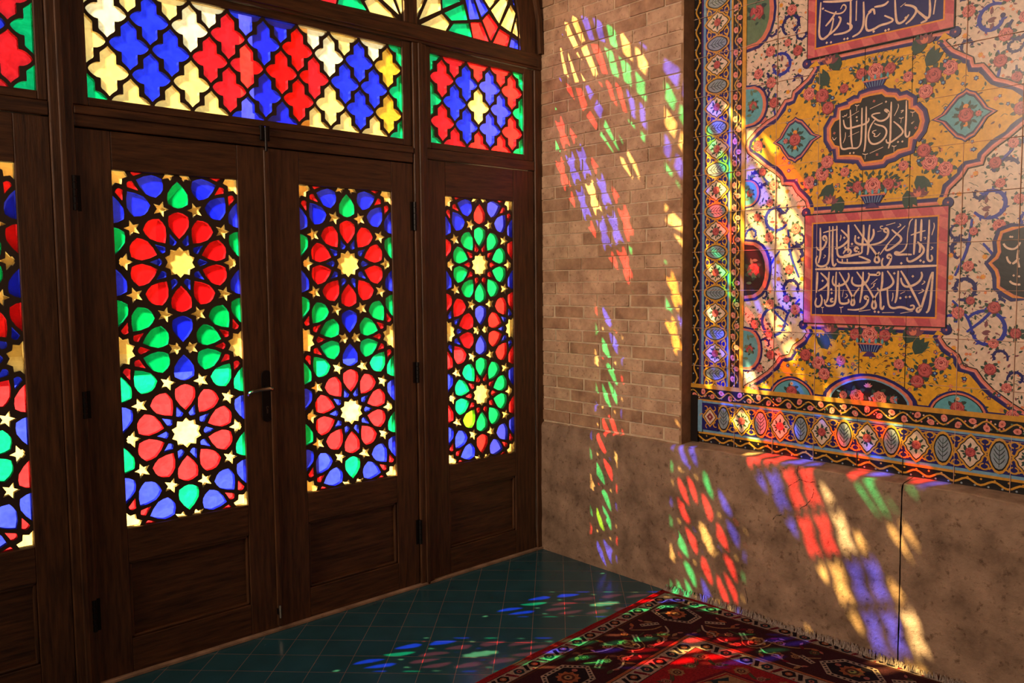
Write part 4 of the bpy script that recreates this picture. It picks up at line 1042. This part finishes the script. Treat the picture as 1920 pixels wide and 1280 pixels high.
def minor(c, hw):
    def fn(B, Lm):
        s = c + hw + .03; i = 0
        while s < Lm - .03:
            if i % 4 == 0:
                G.poly([B(s + a, c + b_) for a, b_ in ((-.028, 0), (-.012, hw * .75), (.012, hw * .75), (.028, 0), (.012, -hw * .75), (-.012, -hw * .75))], 'rug_dark')
                q = B(s, c); G.disc(q[0], q[1], .014, 'rug_rust', 8); G.disc(q[0], q[1], .006, 'rug_cream', 6)
            elif i % 4 == 2:
                G.poly([B(s + a, c + b_) for a, b_ in ((-.024, 0), (-.010, hw * .7), (.010, hw * .7), (.024, 0), (.010, -hw * .7), (-.010, -hw * .7))], 'rug_teal')
                q = B(s, c); G.disc(q[0], q[1], .011, 'rug_pink', 8); G.disc(q[0], q[1], .005, 'rug_dark', 6)
            else:
                sg = 1 if i % 4 == 1 else -1
                G.poly([B(s + a * sg, c + b_) for a, b_ in ((-.016, -hw * .6), (.0, -hw * .75), (.016, hw * .5), (.004, hw * .75))], 'rug_dark' if i % 4 == 1 else 'rug_wine')
                G.poly([B(s + a, c + b_) for a, b_ in ((-.018, hw * .95), (-.006, hw * .95), (-.012, hw * .5))], 'rug_red')
            s += .043; i += 1
    rugsides(fn)
minor(.055, .029); minor(.402, .035)
def rflower(x, y, r, col, n=10):
    G.poly([(x + r * (1 if i % 2 else .78) * cos(pi * i / n), y + r * (1 if i % 2 else .78) * sin(pi * i / n)) for i in range(2 * n)], col)
    G.disc(x, y, r * .55, 'rug_brown', 10); G.disc(x, y, r * .34, 'rug_tan', 8); G.disc(x, y, r * .15, 'rug_dark', 6)
def hexag(cx, cy, B, s=1.0):
    H_ = [(-.125, 0), (-.062, .082), (.062, .082), (.125, 0), (.062, -.082), (-.062, -.082)]
    P = [B(cx + a * s, cy + b_ * s) for a, b_ in H_]; G.poly(P, 'rug_cream')
    P2 = [B(cx + a * s * .80, cy + b_ * s * .76) for a, b_ in H_]; G.poly(P2, 'rug_dark')
    for i in range(6):
        a, b_ = H_[i], H_[(i + 1) % 6]
        for k in range(5):
            u = (k + .5) / 5; q = B(cx + (a[0] + (b_[0] - a[0]) * u) * s * .9, cy + (a[1] + (b_[1] - a[1]) * u) * s * .88); G.disc(q[0], q[1], .006, 'rug_dark', 6)
    q = B(cx, cy); rflower(q[0], q[1], .048 * s, 'rug_rust')
    for a, b_ in ((-.06, -.018), (.06, .018)):
        q = B(cx + a * s, cy + b_ * s); G.disc(q[0], q[1], .012, 'rug_pink', 7)
def dotted(B, p, q):
    n = 5; A_, B_ = B(*p), B(*q); G.stroke([A_, B_], .024, 'rug_cream', 0, 0)
    for k in range(n):
        u = (k + .5) / n; G.disc(A_[0] + (B_[0] - A_[0]) * u, A_[1] + (B_[1] - A_[1]) * u, .0055, 'rug_dark', 6)
def mainborder(B, Lm):
    c = .224; s = .205; i = 0
    while s < Lm:
        if i: hexag(s, c, B)
        # stems and blossoms from one medallion to the next
        for (ds, dt, r, col) in ((.215, .05, .030, 'rug_rust'), (.27, .015, .020, 'rug_pink'), (.385, -.01, .040, 'rug_tan'), (.46, -.05, .026, 'rug_pink'), (.50, .055, .028, 'rug_rust'), (.56, .02, .020, 'rug_tan'), (.18, -.06, .022, 'rug_brown'), (.32, -.07, .018, 'rug_rust'), (.60, -.06, .022, 'rug_green'), (.34, .075, .018, 'rug_pink')):
            q = B(s + ds, c + dt); rflower(q[0], q[1], r, col, 7)
        for k in range(3):
            pts = [B(s + .385 + .03 * k * cos(u), c - .01 + (.045 + .018 * k) * sin(u)) for u in (-.5, .4, 1.2, 2.0, 2.8)]; G.stroke(pts, .006, 'rug_cream' if k % 2 else 'rug_tan', .4, 1)
        for a, b_, m_ in (((.14, .01), (.215, .05), 'rug_cream'), ((.15, .0), (.27, -.075), 'rug_tan'), ((.215, .05), (.33, .085), 'rug_cream'), ((.25, -.02), (.35, -.06), 'rug_green'), ((.42, .04), (.50, .055), 'rug_cream'), ((.42, -.03), (.58, -.085), 'rug_tan'), ((.50, .055), (.62, .085), 'rug_cream'), ((.53, .0), (.64, -.03), 'rug_tan')):
            G.stroke([B(s + a[0], c + a[1]), B(s + (a[0] + b_[0]) / 2, c + (a[1] + b_[1]) / 2 + .028), B(s + b_[0], c + b_[1])], .0085, m_, .4)
        for a in (.165, .24, .30, .44, .53, .61):
            for sg in (1, -1):
                q = B(s + a, c + sg * .085); t = random.uniform(0, 6); leafp(G, q[0], q[1], .042, t, random.choice(('rug_green', 'rug_rust', 'rug_wine', 'rug_tan'))); leafp(G, q[0], q[1], .030, t + 2.4, 'rug_pink')
        dotted(B, (s + .135, c - .025), (s + .205, c - .07)); dotted(B, (s + .57, c + .0), (s + .635, c + .03)); dotted(B, (s + .30, c - .035), (s + .345, c + .015))
        s += .77; i += 1
rugsides(mainborder)
# corner medallion
hexag(.205, .200, lambda s, t: (s, t) if False else (.205 + (s - .205) * .72 + (t - .2) * .69 * .0 + 0, .200 + (t - .2) * 1.25), 1.0)
# serrated tan edge and dark field inside
G.use('woven_field')
def field_edge(d, z_, amp, per):
    P = []; s = d; k = 0
    while s < RA: P.append((s, d + (amp if k % 2 else 0) + .085 * abs(((s - d) % .62) / .31 - 1))); s += per; k += 1
    P.append((RA, RBn)); Q = []; s = d; k = 0
    while s < RBn: Q.append((d + (amp if k % 2 else 0) + .085 * abs(((s - d) % .62) / .31 - 1), s)); s += per; k += 1
    return P + Q[::-1][:-1]
G.poly(field_edge(.535, 0, .0, .31), 'rug_wine'); G.poly(field_edge(.548, 0, .0, .31), 'rug_tan'); G.poly(field_edge(.552, 0, .0, .31), 'rug_red'); G.poly(field_edge(.560, 0, 0, .31), 'rug_tan')
G.poly(field_edge(.575, 0, .022, .026), 'rug_teal')
for d, m_ in ((.49, 'rug_rust'), (.50, 'rug_tan')):
    for B, Lm in ((lambda s, t: (s, t), RA), (lambda s, t: (t, s), RBn)):
        s = .50
        while s < Lm - .1:
            q = B(s, d); rflower(q[0], q[1], .030, m_, 8); G.stroke([B(s + .03, d), B(s + .07, d + .03), B(s + .11, d - .01)], .007, 'rug_green', .3); q = B(s + .085, d + .012); rflower(q[0], q[1], .018, 'rug_pink', 6); s += .17
for a in (.70, .86, 1.05, 1.25, 1.45, 1.7):
    for b_ in (.70, .90, 1.12, 1.35, 1.6):
        k = (int(a * 100) + int(b_ * 100)) % 3
        if k == 0:
            for i in range(4): G.stroke([(a - .03 + i * .02, b_ - .04), (a - .03 + i * .02, b_ + .04)], .008, 'rug_pink', 0, 0)
            G.poly([(a - .05, b_ - .04), (a + .05, b_ - .04), (a, b_ - .075)], 'rug_rust')
        elif k == 1:
            for i in range(3): G.stroke([(a - .03, b_ + (i - 1) * .022), (a, b_ + (i - 1) * .022 + .012), (a + .03, b_ + (i - 1) * .022)], .007, 'rug_cream', 0, 1)
            G.stroke([(a, b_ - .04), (a, b_ + .04)], .008, 'rug_cream', 0, 0)
        else: G.poly([(a - .06, b_), (a, b_ + .014), (a + .06, b_), (a, b_ - .014)], 'rug_tan')
for n_, m_ in G.parts.items():
    if m_.f: m_.build(n_, rug)
mb = MB()
c4 = [rtf(0, 0, 0), rtf(RA, 0, 0), rtf(RA, RBn, 0), rtf(0, RBn, 0)]
i = len(mb.v); mb.v += [(p[0], p[1], .0012) for p in c4] + [(p[0], p[1], RZ) for p in c4]; k = mb.mi('rug_wine')
for f in ((0, 1, 2, 3), (4, 7, 6, 5), (0, 4, 5, 1), (1, 5, 6, 2), (2, 6, 7, 3), (3, 7, 4, 0)): mb.f.append(tuple(i + a for a in f)); mb.m.append(k)
mb.build('backing', rug)
mb = MB(); 
p0 = rtf(.02, 0, -.002); n = 40
mb.tube([rtf(RA * i / n, -.002 + .0015 * sin(i * 1.7), -.004) for i in range(n + 1)], .0075, 'rug_red', 8); mb.build('selvedge', rug, smooth=True, label='bright red corded selvedge')
# knotted fringe along the end that meets the wall
mb = MB(); rnd = random.Random(4); s = -.004
while s < RBn:
    k = rnd.uniform(-.012, .012); up = rnd.uniform(.010, .026) + .010 * abs(sin(s * 5.3)) ; base = Vector(rtf(0, s, -.003))
    xe = -.033 + rnd.uniform(-.003, .001)
    if base.x > xe - .012: base.x = min(base.x, xe - .004)
    P_ = [base, Vector(((base.x + xe) / 2, base.y + k * .4, RZ + .004 + rnd.uniform(0, .004))), Vector((xe, base.y + k, RZ + up))]
    mb.tube(P_, [.0026, .0022, .0012], 'rug_fringe', 5); s += .0025
mb.build('fringe', rug, smooth=True, label='pale cotton fringe', kind='stuff')

# ------------------------------------------------------------------ courtyard outside the glass
mb = MB(); mb.box(-40, 40, .3, 60, -.3, -.12, 'courtyard_paving'); mb.build('ground', None, kind='structure')
mb = MB(); mb.box(-10, .4, .061, .30, -.3, -.0, 'courtyard_paving'); mb.build('trim_13', None, kind='structure')
mb = MB(); mb.box(.02, .6, .062, .62, -.12, 4.8, 'courtyard_brick')
xl = 2 * XC - .02
mb.box(xl - 1.2, xl, .062, .84, -.12, 4.85, 'courtyard_brick'); mb.box(xl - 1.2, xl, .062, .96, 3.82, 4.85, 'courtyard_brick'); mb.box(xl - 1.2, xl, .062, 1.56, 4.85, 6.2, 'courtyard_brick')  # unseen left pier, with stepped upper blocks added to shade the glass
for i in range(len(oo) - 1):
    a, b_ = oo[i], oo[i + 1]
    mb.prism([a, b_, (b_[0], 5.0), (a[0], 5.0)], .062, .19, 'courtyard_brick')
mb.build('wall_courtyard_and_shade_blocks', None, kind='structure')
mb = MB(); hh, ww = 2.95, .155
px, py = -1.10, .86  # added post, keeps the sun off the right part of the side window
mb.box(px - ww, px + ww, py - .08, py + .08, -.12, hh, 'courtyard_brick'); mb.box(px - ww - .015, px + ww + .015, py - .095, py + .095, -.12, .10, 'stone_ledge')
mb.build('shade_post', None, bevel=.006, label='tall slim brick post added outside the glazed doors to shade the side window', category='post')
mb = MB()   # arcade across the court
Y = 17; hgt = 5.2
n = 14
for i in range(-n, n):
    x0 = i * 3.2; a = .55
    mb.box(x0 - .55, x0 + .55, Y, Y + 1.2, -.12, hgt, 'courtyard_brick')
    A = [(x0 + .55, 2.6), (x0 + .75, 3.3), (x0 + 1.2, 3.8), (x0 + 1.6, 4.0), (x0 + 2.0, 3.8), (x0 + 2.45, 3.3), (x0 + 2.65, 2.6)]
    for p, q in zip(A[:-1], A[1:]): mb.prism([p, q, (q[0], hgt), (p[0], hgt)], Y + .2, Y + 1.0, 'courtyard_brick')
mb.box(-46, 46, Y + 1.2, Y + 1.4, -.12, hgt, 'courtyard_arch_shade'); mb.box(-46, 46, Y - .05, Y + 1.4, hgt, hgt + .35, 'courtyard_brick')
mb.build('wall_arcade', None, kind='structure')
